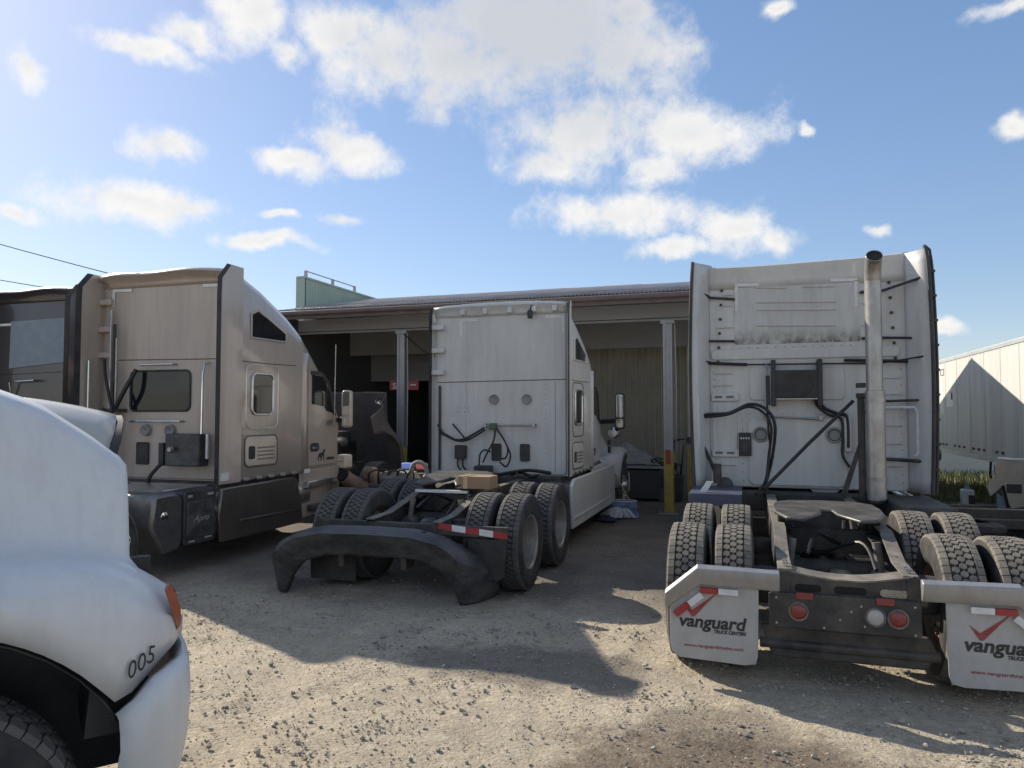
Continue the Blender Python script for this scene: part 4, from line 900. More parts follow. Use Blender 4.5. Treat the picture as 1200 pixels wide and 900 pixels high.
# ---- tan truck with its hood tipped forward
def tan_truck():
    t = thing('semi_truck', 'metallic tan sleeper truck with its hood tipped forward', 'truck', (-7.3, 3.3, 0), R(1.2), 'semi trucks parked at the shed')
    W = 4.55
    wf, k = sleeper_truck(t, W, 3.86, 'tan_paint', 'tan_wall', .40, skirt='tan_skirt_shaded')
    duals(t, 1.0, 'tread_grey', 'aluminium'); duals(t, 2.32, 'tread_grey', 'aluminium')
    Y = W-.032
    MB().prism(rr(-.60,.36,1.93,2.45,.07), 'y', Y-.012, Y).build('rear_window', 'glass', t, bevel=.004)
    rear_line(t, 'window_rubber', rr(-.61,.37,1.92,2.46,.075), Y-.008, .014, 'black_plastic', True)
    rear_line(t, 'wall_seam', [(-.98,2.62),(1.0,2.60)], Y, .006, 'frame_black')
    for z, x0, x1 in ((2.54,-.42,.15),(1.78,-.60,.28)):
        grab(t, [(x0,W-.035,z),(x0+.02,W-.09,z),(x1-.02,W-.09,z),(x1,W-.035,z)], .013)
    grab(t, [(-.03+.69,W-.035,2.55),(.665,W-.12,2.52),(.65,W-.14,2.4),(.64,W-.14,1.2)], .015)
    grab(t, [(-1.06,W-.3,2.6),(-1.06,W-.3,1.9)], .015)
    for x in (-.33,.07): MB().lathe([(Y+.002,.0),(Y-.03,.05),(Y-.05,.06),(Y-.05,.075),(Y,.08)], 22, (x, 0, 1.66), 'y').build('round_port', 'panel_grey', t, True)
    rear_panel(t, 'vent_cover', rr(-.48,-.28,1.20,1.50,.02), Y, .03, 'black_plastic', .008)
    eb = MB().box(.14, .68, W-.22, W-.035, 1.20, 1.62).build('equipment_box', 'dusty_plastic', t, bevel=.02)
    MB().lathe([(W-.30,.0),(W-.30,.03),(W-.262,.045)], 14, (.28,0,1.42), 'y').build('box_knob', 'steel', eb, True)
    MB().box(.02, .10, W-.2, W-.035, 1.2, 1.5).build('box_bracket', 'black_plastic', eb, bevel=.008)
    MB().box(.73, .76, W-.16, W-.13, 1.3, 1.62).build('marker_strip', 'white_tape', t)
    for x0, x1, xv in ((-.95,-.62,-.95),(.55,.78,None)):
        rear_panel(t, 'marking_tape', [(x0,3.60),(x1,3.595),(x1,3.555),(x0,3.56)], Y-.01, .002, 'white_tape')
        if xv: rear_panel(t, 'marking_tape', [(xv,3.558),(xv+.04,3.558),(xv+.04,3.36),(xv,3.36)], Y-.01, .002, 'white_tape')
    for i, x in enumerate((-.90,-.80,-.72)):                 # stand pipes and hoses up the left of the wall
        MB().tube([(x, W-.10-.04*i, 1.1), (x, W-.10-.04*i, 3.3-.2*i)], .022-.003*i, 8).build('stand_pipe', 'steel' if i != 1 else 'black_plastic', t, True)
    MB().box(-.98, -.66, W-.2, W-.04, 1.90, 1.95).build('pipe_clamp', 'frame_black', t)
    cable(t, [(-.98,W-.12,2.62),(-.88,W-.2,2.4),(-.75,W-.25,2.1),(-.7,W-.25,1.9)], .02)
    cable(t, [(-.70,W-.2,1.95),(-.55,W-.2,2.2),(-.44,W-.12,2.48)], .028)
    cable(t, [(-.80,W-.3,1.95),(-.62,W-.34,1.75),(-.58,W-.34,1.45),(-.72,W-.32,1.2),(-.85,W-.3,1.35),(-.86,W-.3,1.7)], .022)
    cable(t, [(.1,W-.2,1.25),(.0,W-.28,1.1),(-.1,W-.3,.95),(-.18,W-.5,.98)], .024)
    MB().box(-1.0, 1.0, W-.25, W+2.6, .72, 1.0).build('underbody', 'frame_black', t, bevel=.02)
    MB().box(-.7, .9, W-1.2, W-.3, .93, .99).build('deck_plate', 'aluminium', t, bevel=.01)
    # polished corner tank and black power unit ahead of the rear wheels
    ct = MB().prism([(W-1.45,.98),(W-1.12,.99),(W-1.0,.90),(W-1.0,.42),(W-1.05,.32),(W-1.30,.30),(W-1.5,.62)], 'x', .45, 1.14).build('corner_tank', 'dark_steel', t, bevel=.04)
    MB().lathe([(-.0,.06),(.004,.06),(.012,.04),(.014,.0)], 18, (1.14, W-1.3, .72)).build('tank_cap', 'chrome', ct, True)
    pu = MB().prism(rr(W-1.0, W-.46, .34, .98, .05), 'x', .5, 1.15).build('power_unit', 'black_plastic', t, bevel=.015)
    lid = MB().prism(rr(W-.97, W-.50, .42, .85, .03), 'x', 1.151, 1.162).build('unit_door', 'dusty_plastic', pu, bevel=.006)
    text('Apro', .10, 'panel_grey', lid, (1.1635, W-.86, .61), SIDE, shear=.4, width=.26)
    for y, l in ((W-.95,.07),(W-.62,.10)): MB().box(1.151, 1.158, y, y+l, .90, .93).build('unit_label', 'panel_grey', pu)
    for y, z, l in ((W-.93,.375,.1),(W-.66,.39,.12)): MB().box(1.151, 1.158, y, y+l, z, z+.022).build('unit_label', 'panel_grey', pu)
    MB().prism([(W-.80,.36),(W-.78,.41),(W-.745,.37),(W-.75,.40),(W-.72,.345)], 'x', 1.151, 1.158).build('unit_latch', 'chrome', pu)
    ft = MB().tube([(.80,W-.44,.66),(.80,W+.2,.66)], .31, 28).build('fuel_tank', 'aluminium', t, True)
    MB().lathe([(W-.455,.29),(W-.455,.32),(W-.42,.325),(W-.40,.31)], 32, (.80,0,.66), 'y').build('tank_rim', 'chrome', ft, True)
    # stickers and door lettering
    side_panel(t, 'sticker', rr(W-.38, W-.22, 1.04, 1.14, .01), lambda y: 1.13, .012, .004, 'white_tape')
    for z, c in ((1.14,'scrap_blue'),(1.10,'jug'),(1.06,'gas_green')): side_panel(t, 'sticker', rr(W-.14, W-.06, z-.03, z+.01, .01), wf, .012, .004, c)
    side_panel(t, 'sticker', rr(W+1.44, W+1.60, 1.0, 1.06, .01), lambda y: 1.15, .012, .004, 'white_tape')
    text('T680', .12, 'aluminium', t, (wf(W+2.0)+.02, W+1.98, 1.70), SIDE, bold=.002, width=.38, name='badge')
    cat = [(0,.02),(.03,.05),(.05,.10),(.09,.125),(.16,.125),(.20,.165),(.25,.18),(.255,.15),(.225,.125),(.22,.08),(.215,.0),(.195,.0),(.19,.06),(.16,.07),(.14,.03),(.15,.0),(.12,.0),(.10,.06),(.06,.05),(.05,.0),(.03,.0),(.035,.04)]
    side_panel(t, 'animal_decal', [(W+1.92+y, 1.15+z) for y, z in cat], wf, .0215, .003, 'black_print')
    m = MB()
    for i in range(7): m.box(wf(W+2.2)+.019, wf(W+2.2)+.0205, W+2.22+.035*i, W+2.245+.035*i, 1.155, 1.185+.008*(i % 3))
    m.build('small_print', 'black_print', t)['kind'] = 'stuff'
    # hood tipped forward about its nose hinge
    yf = W+4.75
    hd = hood(t, 'tipped_hood', W+3.05, yf, W+4.0, 'dark_tan', zb=1.72, zf=1.52, crest=1.2, low=.7, arch=.57, pivot=(0, yf-.15, .75), loc=(0, yf-.15, .50), rot=(R(-66), 0, 0), matin='hood_inner')
    for x, y, z in ((.75,-1.5,.62),(.72,-1.25,.6)):
        MB().lathe([(-.02,.05),(.02,.05),(.03,.03),(.03,0)], 14, (x, y, z), 'z').build('hood_fitting', 'chrome', hd, True)
    # engine bay left open
    en = MB().box(-.42, .42, W+2.9, W+4.4, .75, 1.38).build('engine_block', 'grease', t, bevel=.05)
    MB().box(-.35, .35, W+2.95, W+4.3, 1.38, 1.56).build('rocker_cover', 'frame_black', en, bevel=.04)
    MB().prism(rr(.42, .82, 1.50, 1.72, .07), 'y', W+2.72, W+3.02).build('coolant_tank', 'orange_cap', t, bevel=.03)
    MB().tube(spline([(.62,W+2.70,1.38),(.78,W+2.85,1.44),(.86,W+3.1,1.42),(.7,W+3.4,1.35)]), .055, 12).build('intake_pipe', 'steel', t, True)
    MB().tube(spline([(.45,W+2.68,1.32),(.62,W+2.78,1.22),(.8,W+2.9,1.2)]), .05, 12).build('intake_pipe', 'rust', t, True)
    MB().tube(spline([(.5,W+2.7,1.5),(.66,W+2.8,1.3),(.72,W+2.95,1.0),(.9,W+3.1,.7)]), .009, 6).build('loose_wire', 'white_tape', t, True)
    cable(t, [(.5,W+2.75,1.1),(.7,W+2.9,1.0),(.6,W+3.2,.9)], .03)
    MB().prism(rr(.92, 1.12, .98, 1.20, .03), 'y', W+2.70, W+2.95).build('washer_tank', 'reservoir', t, bevel=.02)
    MB().box(.95, 1.09, W+2.69, W+2.70, 1.09, 1.10).build('tank_seam', 'rust', t)
    MB().tube([(1.02,W+2.82,.98),(1.02,W+2.80,.86)], .045, 10).build('filler_neck', 'rust', t, True)
    MB().box(.6, 1.0, W+2.7, W+3.3, .92, 1.0).build('battery_cover', 'frame_black', t, bevel=.02)
    # mirror, aerial
    mirror(t, 1.30, W+2.42, 1.66, .60, .17, sx=1, shell_mat='tan_paint', wi=1.05)
    mirror(t, -1.30, W+2.42, 1.66, .60, .17, sx=-1, shell_mat='tan_paint', wi=1.05)
    MB().tube([(1.12,W+2.35,1.75),(1.13,W+2.36,3.0)], .007, 6).build('aerial', 'steel', t, True)
    return t
tan_truck()

# ---- dark truck at the far left, only its back seen over the white hood
def dark_truck():
    t = thing('semi_truck', 'dark maroon sleeper truck at the far left, its back wall above the white hood', 'truck', (-10.95, 4.2, 0), 0, 'semi trucks parked at the shed')
    W = 4.6
    wf, k = sleeper_truck(t, W, 3.95, 'dark_paint', 'dark_paint', .42, detail=1)
    duals(t, 1.0, 'tread_grey', 'aluminium'); duals(t, 2.32, 'tread_grey', 'aluminium')
    hood(t, 'hood', W+2.6, W+4.75, W+4.0, 'dark_paint', zb=1.80, zf=1.52, crest=1.2, low=.7, arch=.57)
    Y = W-.032
    MB().prism([(-.58,2.62),(.62,2.70),(.66,3.42),(-.56,3.40)], 'y', Y-.02, Y).build('back_panel', 'scrap_blue', t, bevel=.01)
    rear_panel(t, 'marking_tape', [(-.9,3.37),(-.55,3.37),(-.55,3.33),(-.9,3.33)], Y-.001, .003, 'white_tape')
    rear_line(t, 'wall_seam', [(-.98,2.52),(1.0,2.56)], Y, .006, 'frame_black')
    grab(t, [(-.48,W-.05,2.1),(-.46,W-.12,2.38),(-.42,W-.13,2.40),(.08,W-.13,2.42),(.1,W-.05,2.42)], .014)
    MB().lathe([(Y,.03),(Y-.02,.03),(Y-.03,0)], 12, (.72,0,2.42), 'y').build('marker_lamp', 'white_tape', t, True)
    for s in (-1, 1): MB().box(s*1.10-.02, s*1.10+.02, W, W+2.9, .3, .98).build('side_skirt', 'dark_paint', t, bevel=.02)
    return t
dark_truck()
# ---------------------------------------------------------------- white truck nose in the left foreground
E_LOC, E_HEAD = (-2.67, 2.92, 0), R(38)
def nose_truck():
    t = thing('semi_truck', 'white truck nose with number 005 in the left foreground', 'truck', E_LOC, -E_HEAD, 'semi trucks parked at the shed')
    wy = -.96
    h = hood(t, 'hood', -2.35, -.13, wy, 'hood_white', crest=1.36, wob=1.10, wof=1.20, low=.93, rise=.12, arch=.68, wzc=.56, nose=.2, wtop=(.84,.66), matin='black_plastic', gy=-.31, ztab=[(-2.35,2.18),(-1.3,2.10),(-.9,2.04),(-.6,1.92),(-.42,1.79),(-.31,1.70)])
    # raised crown in the middle of the hood with its grille frame
    rings = []
    for i in range(15):
        y = lerp(-1.3, -.30, i/14); e = i/14; zt = lerp(2.02, 1.92, e) - .04*max(0, (e-.6)/.4)**2
        rings.append([(x*lerp(.62,.52,e), y - .10*abs(x)**3*e, zt - .26*abs(x)**2.6) for x in (-1,-.85,-.65,-.4,-.15,.15,.4,.65,.85,1)])
    cr = MB().loft(rings, closed=False).build('hood_crown', 'cream_bounce', t, True, solid=.012, angle=60)
    pts = [(r[0]*1.02, r[1]+.012, r[2]-.005) for r in rings[-1]]
    pts = [(-.62, -.31, 1.1)] + pts + [(.62, -.31, 1.1)]
    gf = MB().loft([[(p[0], p[1]-.01, p[2]), (p[0], p[1]+.015, p[2]+.0), (p[0]*.95, p[1]+.018, p[2]-.03), (p[0]*.95, p[1]-.01, p[2]-.03)] for p in pts]).build('grille_frame', 'frame_black', t, True)
    MB().box(-.55, .55, -.40, -.36, 1.0, 1.72).build('grille_back', 'black_plastic', t)
    for q in range(12): MB().box(-.54, .54, -.36, -.34, 1.06+.05*q, 1.075+.05*q).build('grille_bar', 'black_plastic', t)
    # inner fender liner
    rings = []
    for i in range(17):
        a = math.pi*(.14+.86*i/16); y = wy+.665*math.cos(a); z = .56+.665*math.sin(a)
        rings.append([(1.15, y, z), (.95, y, z+.01), (.62, y, z)])
    MB().loft(rings, closed=False).build('fender_liner', 'black_plastic', t, True, solid=.006, angle=60)
    MB().loft([[(-p[0], p[1], p[2]) for p in r] for r in rings], closed=False).build('fender_liner', 'black_plastic', t, True, solid=.006, angle=60)
    MB().box(.56, .60, wy-.75, wy+.75, .5, 1.3).build('inner_panel', 'black_plastic', t); MB().box(-.60, -.56, wy-.75, wy+.75, .5, 1.3).build('inner_panel', 'black_plastic', t)
    for s in (-1, 1): wheel(t, s*1.03, wy, 'steer', 'tread_grey', 'chrome', z=.52)
    MB().tube([(-.95,wy,.52),(.95,wy,.52)], .06, 10).build('axle', 'frame_black', t, True)
    for s in (-1, 1): MB().box(s*.43-.04, s*.43+.04, -6.2, -.2, .7, .95).build('frame_rail', 'frame_black', t)
    # bumper wrapping round the corner
    path = [(1.20,-.37),(1.21,-.31),(1.205,-.25),(1.175,-.19),(1.10,-.145),(.95,-.12),(.7,-.10),(.35,-.09),(0,-.085)]
    path = path + [(-x, y) for x, y in reversed(path[:-1])]
    rings = []
    for x, y in path:
        L = Vector((x, y+.6)).normalized() if abs(x) > .3 else Vector((0,1))
        zt = .89 + .13*sstep(-.38, -.2, y); c = Vector((x, y))
        rings.append([(c.x-L.x*a, c.y-L.y*a, z) for a, z in ((.10,zt-.02),(.045,zt),(.014,zt-.012),(0,zt-.05),(-.008,zt-.11),(.006,.76),(.04,.65),(.085,.54),(.14,.43),(.19,.36))])
    MB().loft(rings, closed=False).build('front_bumper', 'hood_white', t, True, solid=.012, angle=60)
    for s in (-1, 1): MB().prism([(-.46,.78),(-.32,.78),(-.26,.86),(-.27,1.04),(-.44,1.0)], 'x', min(s*.7, s*1.02), max(s*.7, s*1.02)).build('dark_gap_box', 'black_plastic', t)  # black box added behind the bumper gap so that it reads dark
    # side lamp
    p = [(-.170,1.09),(-.155,1.11),(-.160,1.17),(-.187,1.25),(-.215,1.28),(-.227,1.26),(-.20,1.18)]
    for s in (-1, 1):
        hf = lambda y: 1.20-.34*(1-math.sqrt(max(0, 1-max(0, ((y+2.35)/2.22-.8)/.2)**2)))
        l = MB().loft([[(s*(hf(y)+.012), y, z) for y, z in p], [(s*(hf(y)-.02), y, z) for y, z in p]]).build('side_lamp', 'amber', t, bevel=.008)
    for q, ch in enumerate('005'):
        y = -.345+.030*q; text(ch, .085, 'black_print', t, (hf(y)+.004, y, 1.0+.014*q), SIDE, shear=.15, name='number', width=.024, ext=.002)
    # cab behind, out of view to the left
    shell(t, 'cab_body', -4.6, [(0,3.4),(1.0,3.2),(1.7,2.7),(2.25,1.98)], [(0,1.1),(2.25,1.0)], 1.0, 'hood_white')
    for s in (-1, 1):
        wf = lambda y: 1.11-.04*(y+4.6)
        side_panel(t, 'door_window', [(-3.5,2.0),(-2.75,1.98),(-3.0,2.5),(-3.5,2.55)], wf, .012, .01, 'glass', s)
        MB().tube([(s*.88,-4.4,.62),(s*.88,-2.9,.62)], .3, 20).build('fuel_tank', 'aluminium', t, True)
    duals(t, -6.0, 'tread_grey', 'aluminium')
    return t
nose_truck()
# ---------------------------------------------------------------- shed with open bays
def corr_sheet(name, matl, parent, length, width, pitch, amp, kind='sine', loc=(0,0,0), rot=(0,0,0), thick=.003):
    """a profiled sheet: width along x, length along y, ribs run along y"""
    pts = []
    n = max(1, int(round(width/pitch)))
    for i in range(n):
        x = i*pitch
        if kind == 'sine': pts += [(x+pitch*k/6, amp*math.sin(2*math.pi*k/6)) for k in range(6)]
        else: pts += [(x, 0), (x+pitch*.60, 0), (x+pitch*.70, amp), (x+pitch*.90, amp)]
    pts.append((n*pitch, 0))
    m = MB().loft([[(x, 0, z) for x, z in pts], [(x, length, z) for x, z in pts]], closed=False)
    return m.build(name, matl, parent, kind == 'sine', solid=thick, loc=loc, rot=rot)
def shed():
    t = thing('open_shed', 'long open workshop shed with corrugated lean-to roof behind the trucks', 'shed', (0, 14.1, 0))
    x0, x1 = -9.65, 2.2
    ey, ez, ry, rz = -.85, 4.10, 3.3, 4.98
    sl = math.atan2(rz-ez, ry-ey); ln = math.hypot(ry-ey, rz-ez)
    n = 13; wdt = (x1-x0)/n; proto = None
    for i in range(n):
        loc = (x0+wdt*i, ey, ez+.004*(i % 2)+random.uniform(-.003,.003)); 
        if proto is None: proto = corr_sheet('roof_sheet', 'roof_metal', t, ln, wdt, wdt/12, .014, 'sine', loc, (sl,0,0))
        else:
            c = proto.copy(); COL.objects.link(c); c.parent = t; c.location = loc; c.rotation_euler = (sl,0,0)
    MB().box(x0, x1, ey+.02, ey+.06, ez-.20, ez-.03).build('fascia', 'fascia_brown', t, bevel=.004)
    for i in range(3): MB().box(x0, x1, ey+.9+1.1*i, ey+.98+1.1*i, ez+.05+.20*i, ez+.14+.2*i).build('purlin', 'beam_grey', t)
    MB().box(x0, x1, -.06, .06, 3.72, 4.0).build('front_beam', 'beam_grey', t, bevel=.008)
    MB().box(x0, x1, -.085, -.061, 3.66, 3.70).build('beam_flange', 'beam_grey', t)
    MB().box(x0, x1, 2.2, 2.26, 3.36, 4.4).build('inner_header', 'panel_grey', t)
    MB().box(x0, -4.4, 3.3, 3.36, 2.75, 3.55).build('inner_header', 'panel_grey', t)
    for x in (-7.06, -1.44, 2.1):
        c = MB(); c.box(x-.085, x+.085, -.075, .075, 0 if x < 2 else 0, 3.67)
        o = c.build('column', 'galvanized', t, bevel=.012)
        for s in (-1, 1): MB().box(x+s*.064-.022, x+s*.064+.022, -.092, -.0755, .9, 3.6).build('column_flange', 'galvanized', o)
        MB().box(x-.09, x+.09, -.095, .08, .0, 1.18).build('painted_base', 'yellow_paint', o, bevel=.012)
        if x == -1.44: MB().box(x-.05, x+.04, -.099, -.0955, .93, 1.2).build('red_mark', 'red_paint', o)
        MB().box(x-.2, x+.2, -.2, .2, .0, .025).build('base_plate', 'steel', o)
        MB().box(x-.13, x+.13, -.1, .1, 3.60, 3.672).build('cap_plate', 'galvanized', o)
        MB().tube([(x+.13, -.05, 3.6), (x+.15, -.05, 2.5), (x+.14, -.05, 1.2)], .012, 6).build('conduit', 'galvanized', o, True)
    # second row of posts
    for x, y in ((-1.18, 2.2), (-7.75, 1.4)):
        o = MB().box(x-.07, x+.07, y-.07, y+.07, 0, 3.4 if x > -5 else 3.42).build('inner_post', 'galvanized', t, bevel=.008)
        MB().box(x-.075, x+.075, y-.075, y+.075, 0, 1.15).build('painted_base', 'yellow_paint', o)
    # profiled wall behind the right bay
    proto = None; w = .9
    for i in range(8):
        loc = (-4.35+w*i, 3.72, 0)
        if proto is None: proto = corr_sheet('wall_sheet', 'wall_corr', t, 3.74, w, w/6, .05, 'rib', loc, (R(90),0,0))
        else:
            c = proto.copy(); COL.objects.link(c); c.parent = t; c.location = loc
    MB().box(-4.35, 2.8, 3.62, 3.68, 3.72, 3.80).build('wall_capping', 'panel_grey', t)
    MB().box(-4.35, 2.8, 3.78, 3.82, 2.2, 2.23).build('wall_seam', 'panel_grey', t)
    # back and sides of the deep left bay
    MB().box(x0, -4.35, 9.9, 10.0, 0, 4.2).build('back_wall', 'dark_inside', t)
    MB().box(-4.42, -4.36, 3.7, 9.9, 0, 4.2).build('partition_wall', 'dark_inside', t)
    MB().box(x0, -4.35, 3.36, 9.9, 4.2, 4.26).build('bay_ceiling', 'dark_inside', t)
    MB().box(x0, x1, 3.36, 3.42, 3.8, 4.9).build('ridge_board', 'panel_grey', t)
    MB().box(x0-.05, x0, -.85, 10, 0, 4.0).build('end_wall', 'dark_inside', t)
    lm = MB().lathe([(.0,.02),(.03,.05),(.06,.04)], 12, (-6.75, 4.2, 3.3), 'z').build('bay_lamp', 'lamp_glow', t, True)
    MB().tube([(-6.75,4.2,3.36),(-6.75,4.2,4.2)], .01, 6).build('lamp_cord', 'hose', lm, True)
    for i, x in enumerate((-9.2,-8.4,-6.3,-5.4,-3.4,-2.6,-.6,.6)):
        MB().box(x-.03, x+.03, -.80, 3.2, 4.02, 4.06).build('rafter', 'beam_grey', t, rot=None)
    g = MB().tube([(x0,-.9,4.02),(x1,-.9,4.02)], .05, 8).build('gutter', 'fascia_brown', t, True)
    MB().tube(spline([(-7.0,-.1,3.6),(-6.4,.2,3.1),(-5.6,.4,3.0),(-4.8,.3,3.5)]), .012, 6).build('slack_cable', 'hose', t, True)
    return t
shed()
def workshop():
    t = thing('workshop_building', 'gable-roofed workshop standing behind the lean-to shed', 'building', (0, 22.8, 0))
    x0, x1 = -4.3, 2.5; hs = 4.6; ridge, eave = 5.3, 3.75
    MB().prism([(-hs,0),(hs,0),(hs,eave),(0,ridge),(-hs,eave)], 'x', x0, x1).build('wall', 'wall_corr', t)
    for s in (-1, 1):
        a = math.atan2(ridge-eave, hs); L = math.hypot(hs+.3, ridge-eave+.1)
        for i in range(7):
            corr_sheet('roof_sheet', 'roof_metal', t, L, .98, .098, .02, 'sine', (x0+.98*i if s > 0 else x0+.98*i, s*(hs+.25) if s < 0 else hs+.25, eave-.05), (a if s < 0 else math.pi-a, 0, 0)) if s < 0 else \
            corr_sheet('roof_sheet', 'roof_metal', t, L, .98, .098, .02, 'sine', (x0+.98*(i+1), hs+.25, eave-.05), (a, 0, math.pi))
    MB().box(x1, x1+.03, -1.5, 1.5, 0, 3.0).build('door', 'galvanized', t, bevel=.006)
workshop()
def green_building():
    t = thing('green_end_wall', 'pale green metal-clad end wall rising above the shed roof, pipe rail on top', 'wall', (-9.72, 14.4, 0))
    L, H, Wd = 12.0, 5.02, .22
    MB().box(-Wd, -.04, .03, L, 0, H-.03).build('wall', 'green_clad', t)
    proto = None
    for i in range(13):
        if proto is None: proto = corr_sheet('wall_sheet', 'green_clad', t, H, .92, .115, .018, 'rib', (0, 0, 0), (R(90), 0, R(90)))
        else:
            c = proto.copy(); COL.objects.link(c); c.parent = t; c.location = (0, .92*i, 0)
    proto.location = (0, 0, 0)
    proto = None
    MB().box(-Wd-.01, .0, -.02, .028, 0, H).build('corner_flashing', 'green_clad', t)
    MB().box(-Wd, .03, -.03, .06, H, H+.05).build('roof_trim', 'green_clad', t); MB().box(-.06, .03, .06, L, H, H+.04).build('roof_trim', 'green_clad', t)
    rail = MB().tube([(-.05,.1,H+.19),(-.05,2.3,H+.19)], .014, 8).build('pipe_rail', 'steel', t, True)
    for y in (.1, 1.25, 2.3): MB().box(-.08, -.02, y-.025, y+.025, H, H+.2).build('rail_post', 'steel', t)
green_building()
# ---------------------------------------------------------------- white box trailer on the right
def trailer():
    t = thing('box_trailer', 'long white box trailer parked at the right edge', 'trailer', (5.5, 25.3, -.42))
    L, zb, zt = 13.4, 1.16, 3.90; Wd = 2.5
    MB().box(.0, Wd, -L, 0, zb+.12, zt-.09).build('box_body', 'trailer_white', t, bevel=.01)
    MB().box(-.015, Wd+.015, -L, .0, zb, zb+.12).build('bottom_rail', 'trailer_rail', t, bevel=.004)
    MB().box(-.015, Wd+.015, -L, .0, zt-.09, zt).build('top_rail', 'trailer_rail', t, bevel=.004)
    MB().box(-.02, .05, -.06, .02, zb, zt).build('corner_post', 'trailer_rail', t)
    MB().box(0.02, Wd-.02, -L, -.02, zt, zt+.02).build('roof', 'trailer_white', t)
    for i in range(11):
        y = -1.22*(i+1)
        MB().box(-.006, -.0005, y-.025, y+.025, zb+.12, zt-.09).build('panel_joint', 'trailer_white', t)
    for y0, y1, z0, z1 in ((-1.0,-.7,2.3,3.25),(-2.05,-1.3,2.5,2.9),(-2.0,-1.85,2.7,3.3)): MB().box(-.0045, -.0005, y0, y1, z0, z1).build('patch', 'trailer_patch', t)
    MB().tube([(-.01,-.75,3.45),(-.01,-.75,3.62),(-.01,-1.1,3.62),(-.01,-1.1,3.45),(-.01,-.75,3.45)], .012, 5).build('placard_frame', 'trailer_rail', t)
    for y in (-.5,-.85,-1.2,-2.1,-2.55,-3.0,-3.85,-4.3,-4.75,-5.7,-6.1): MB().box(-.012, -.0005, y-.12, y+.05, zb+.22, zb+.28).build('rail_vent', 'frame_black', t)
    for i in range(3): MB().box(-.012, -.0005, -.25, -.12, zb+.38+.12*i, zb+.43+.12*i).build('rail_vent', 'frame_black', t)
    rv = MB()
    for i in range(44):
        for z in (zb+.14, zt-.12): rv.tube([(0,-.15-.3*i,z),(-.006,-.15-.3*i,z)], .012, 5)
    rv.build('rivets', 'trailer_rail', t)['kind'] = 'stuff'
    for x in (.25, 2.2):
        g = MB().box(x-.09, x+.09, -5.3, -5.08, -.02, 1.12).build('landing_leg', 'frame_black', t, bevel=.008)
        MB().box(x-.16, x+.16, -5.35, -5.03, -.02, .03).build('landing_foot', 'frame_black', g)
        MB().tube([(x,-4.35,1.14),(x,-4.25,.75),(x,-5.1,.35)], .03, 6).build('leg_brace', 'frame_black', g)
    MB().tube([(.2,-5.2,.75),(2.2,-5.2,.75)], .03, 8).build('leg_cross_shaft', 'frame_black', t, True)
    for y in (-11.2, -12.4):
        MB().tube([(.3,y,.5),(2.2,y,.5)], .07, 10).build('axle', 'frame_black', t, True)
        for x in (.2, .52, 2.0, 2.32):
            w = wheel(t, x, y, 'inner', 'tread_grey', 'rust')
    MB().box(.3, 2.2, -12.9, -10.6, .85, 1.15).build('bogie', 'frame_black', t)
trailer()

# ---------------------------------------------------------------- black plastic bumper set down behind the middle truck
def fallen_bumper():
    t = thing('truck_bumper', 'black plastic truck bumper standing on the ground behind the middle truck', 'bumper', (-3.68, 6.50, 0), R(3))
    hw = 1.24; n = 36; rings = []
    for i in range(n+1):
        s = lerp(-1, 1, i/n); a = abs(s)
        x = hw*math.sin(s*math.pi/2*.93)/math.sin(math.pi/2*.93); 
        yb = .10 + .62*max(0, (a-.62)/.38)**1.7                       # ends sweep away
        ax_ = abs(x); top = interp([(0,.73),(.5,.72),(.8,.66),(1.0,.56),(1.14,.45),(1.22,.33),(1.24,.28)], ax_)
        bot = interp([(0,.44),(.5,.42),(.78,.33),(.90,.18),(.97,.0),(1.24,0)], ax_)
        mid = lerp(bot, top, .62)
        f = .09*(1-a**3)
        rings.append([(x*.985, yb+.26, top-.05), (x*.99, yb+.10, top), (x, yb+.01, top-.01), (x*1.005, yb-.02-f*.5, top-.05), (x*1.01, yb-.05-f*.6, lerp(top, mid, .5)), (x*1.01, yb-.04-f*.3, mid), (x*1.005, yb-.0, lerp(mid, bot, .5)), (x, yb+.03, bot+.02), (x*.995, yb+.05, bot), (x*.98, yb+.10, bot+.01)])
    b = MB().loft(rings, closed=False).build('bumper_shell', 'dusty_plastic', t, True, solid=.01, angle=22)
    for x in (-.42, .08, .50): MB().prism(rr(x-.11, x+.11, .13, .19, .02), 'z', .711-.05*abs(x)-.0, .716-.03*abs(x)).build('step_slot', 'soot_and_holes', b)
    for x in (-.35, .35): MB().box(x-.03, x+.03, .2, .42, .3, .62).build('mount_bracket', 'frame_black', t)
    MB().box(-.75, .62, .34, .37, .38, .50).build('stiffener', 'black_plastic', t, bevel=.01)
fallen_bumper()

# ---------------------------------------------------------------- small things
b = thing('cardboard_box', 'small brown cardboard box resting on the middle truck frame by the tyres', 'box', (-3.03, 8.02, 1.0))
MB().box(-.20, .20, -.14, .14, .012, .155).build('carton', 'cardboard', b, bevel=.003)
MB().box(-.2, .2, -.004, .004, .1555, .157).build('lid_seam', 'old_timber', b)
MB().box(-.125, -.075, -.1435, -.1405, .012, .157).build('packing_tape', 'tape', b); MB().box(-.125, -.075, -.14, .14, .1575, .1595).build('packing_tape', 'tape', b)

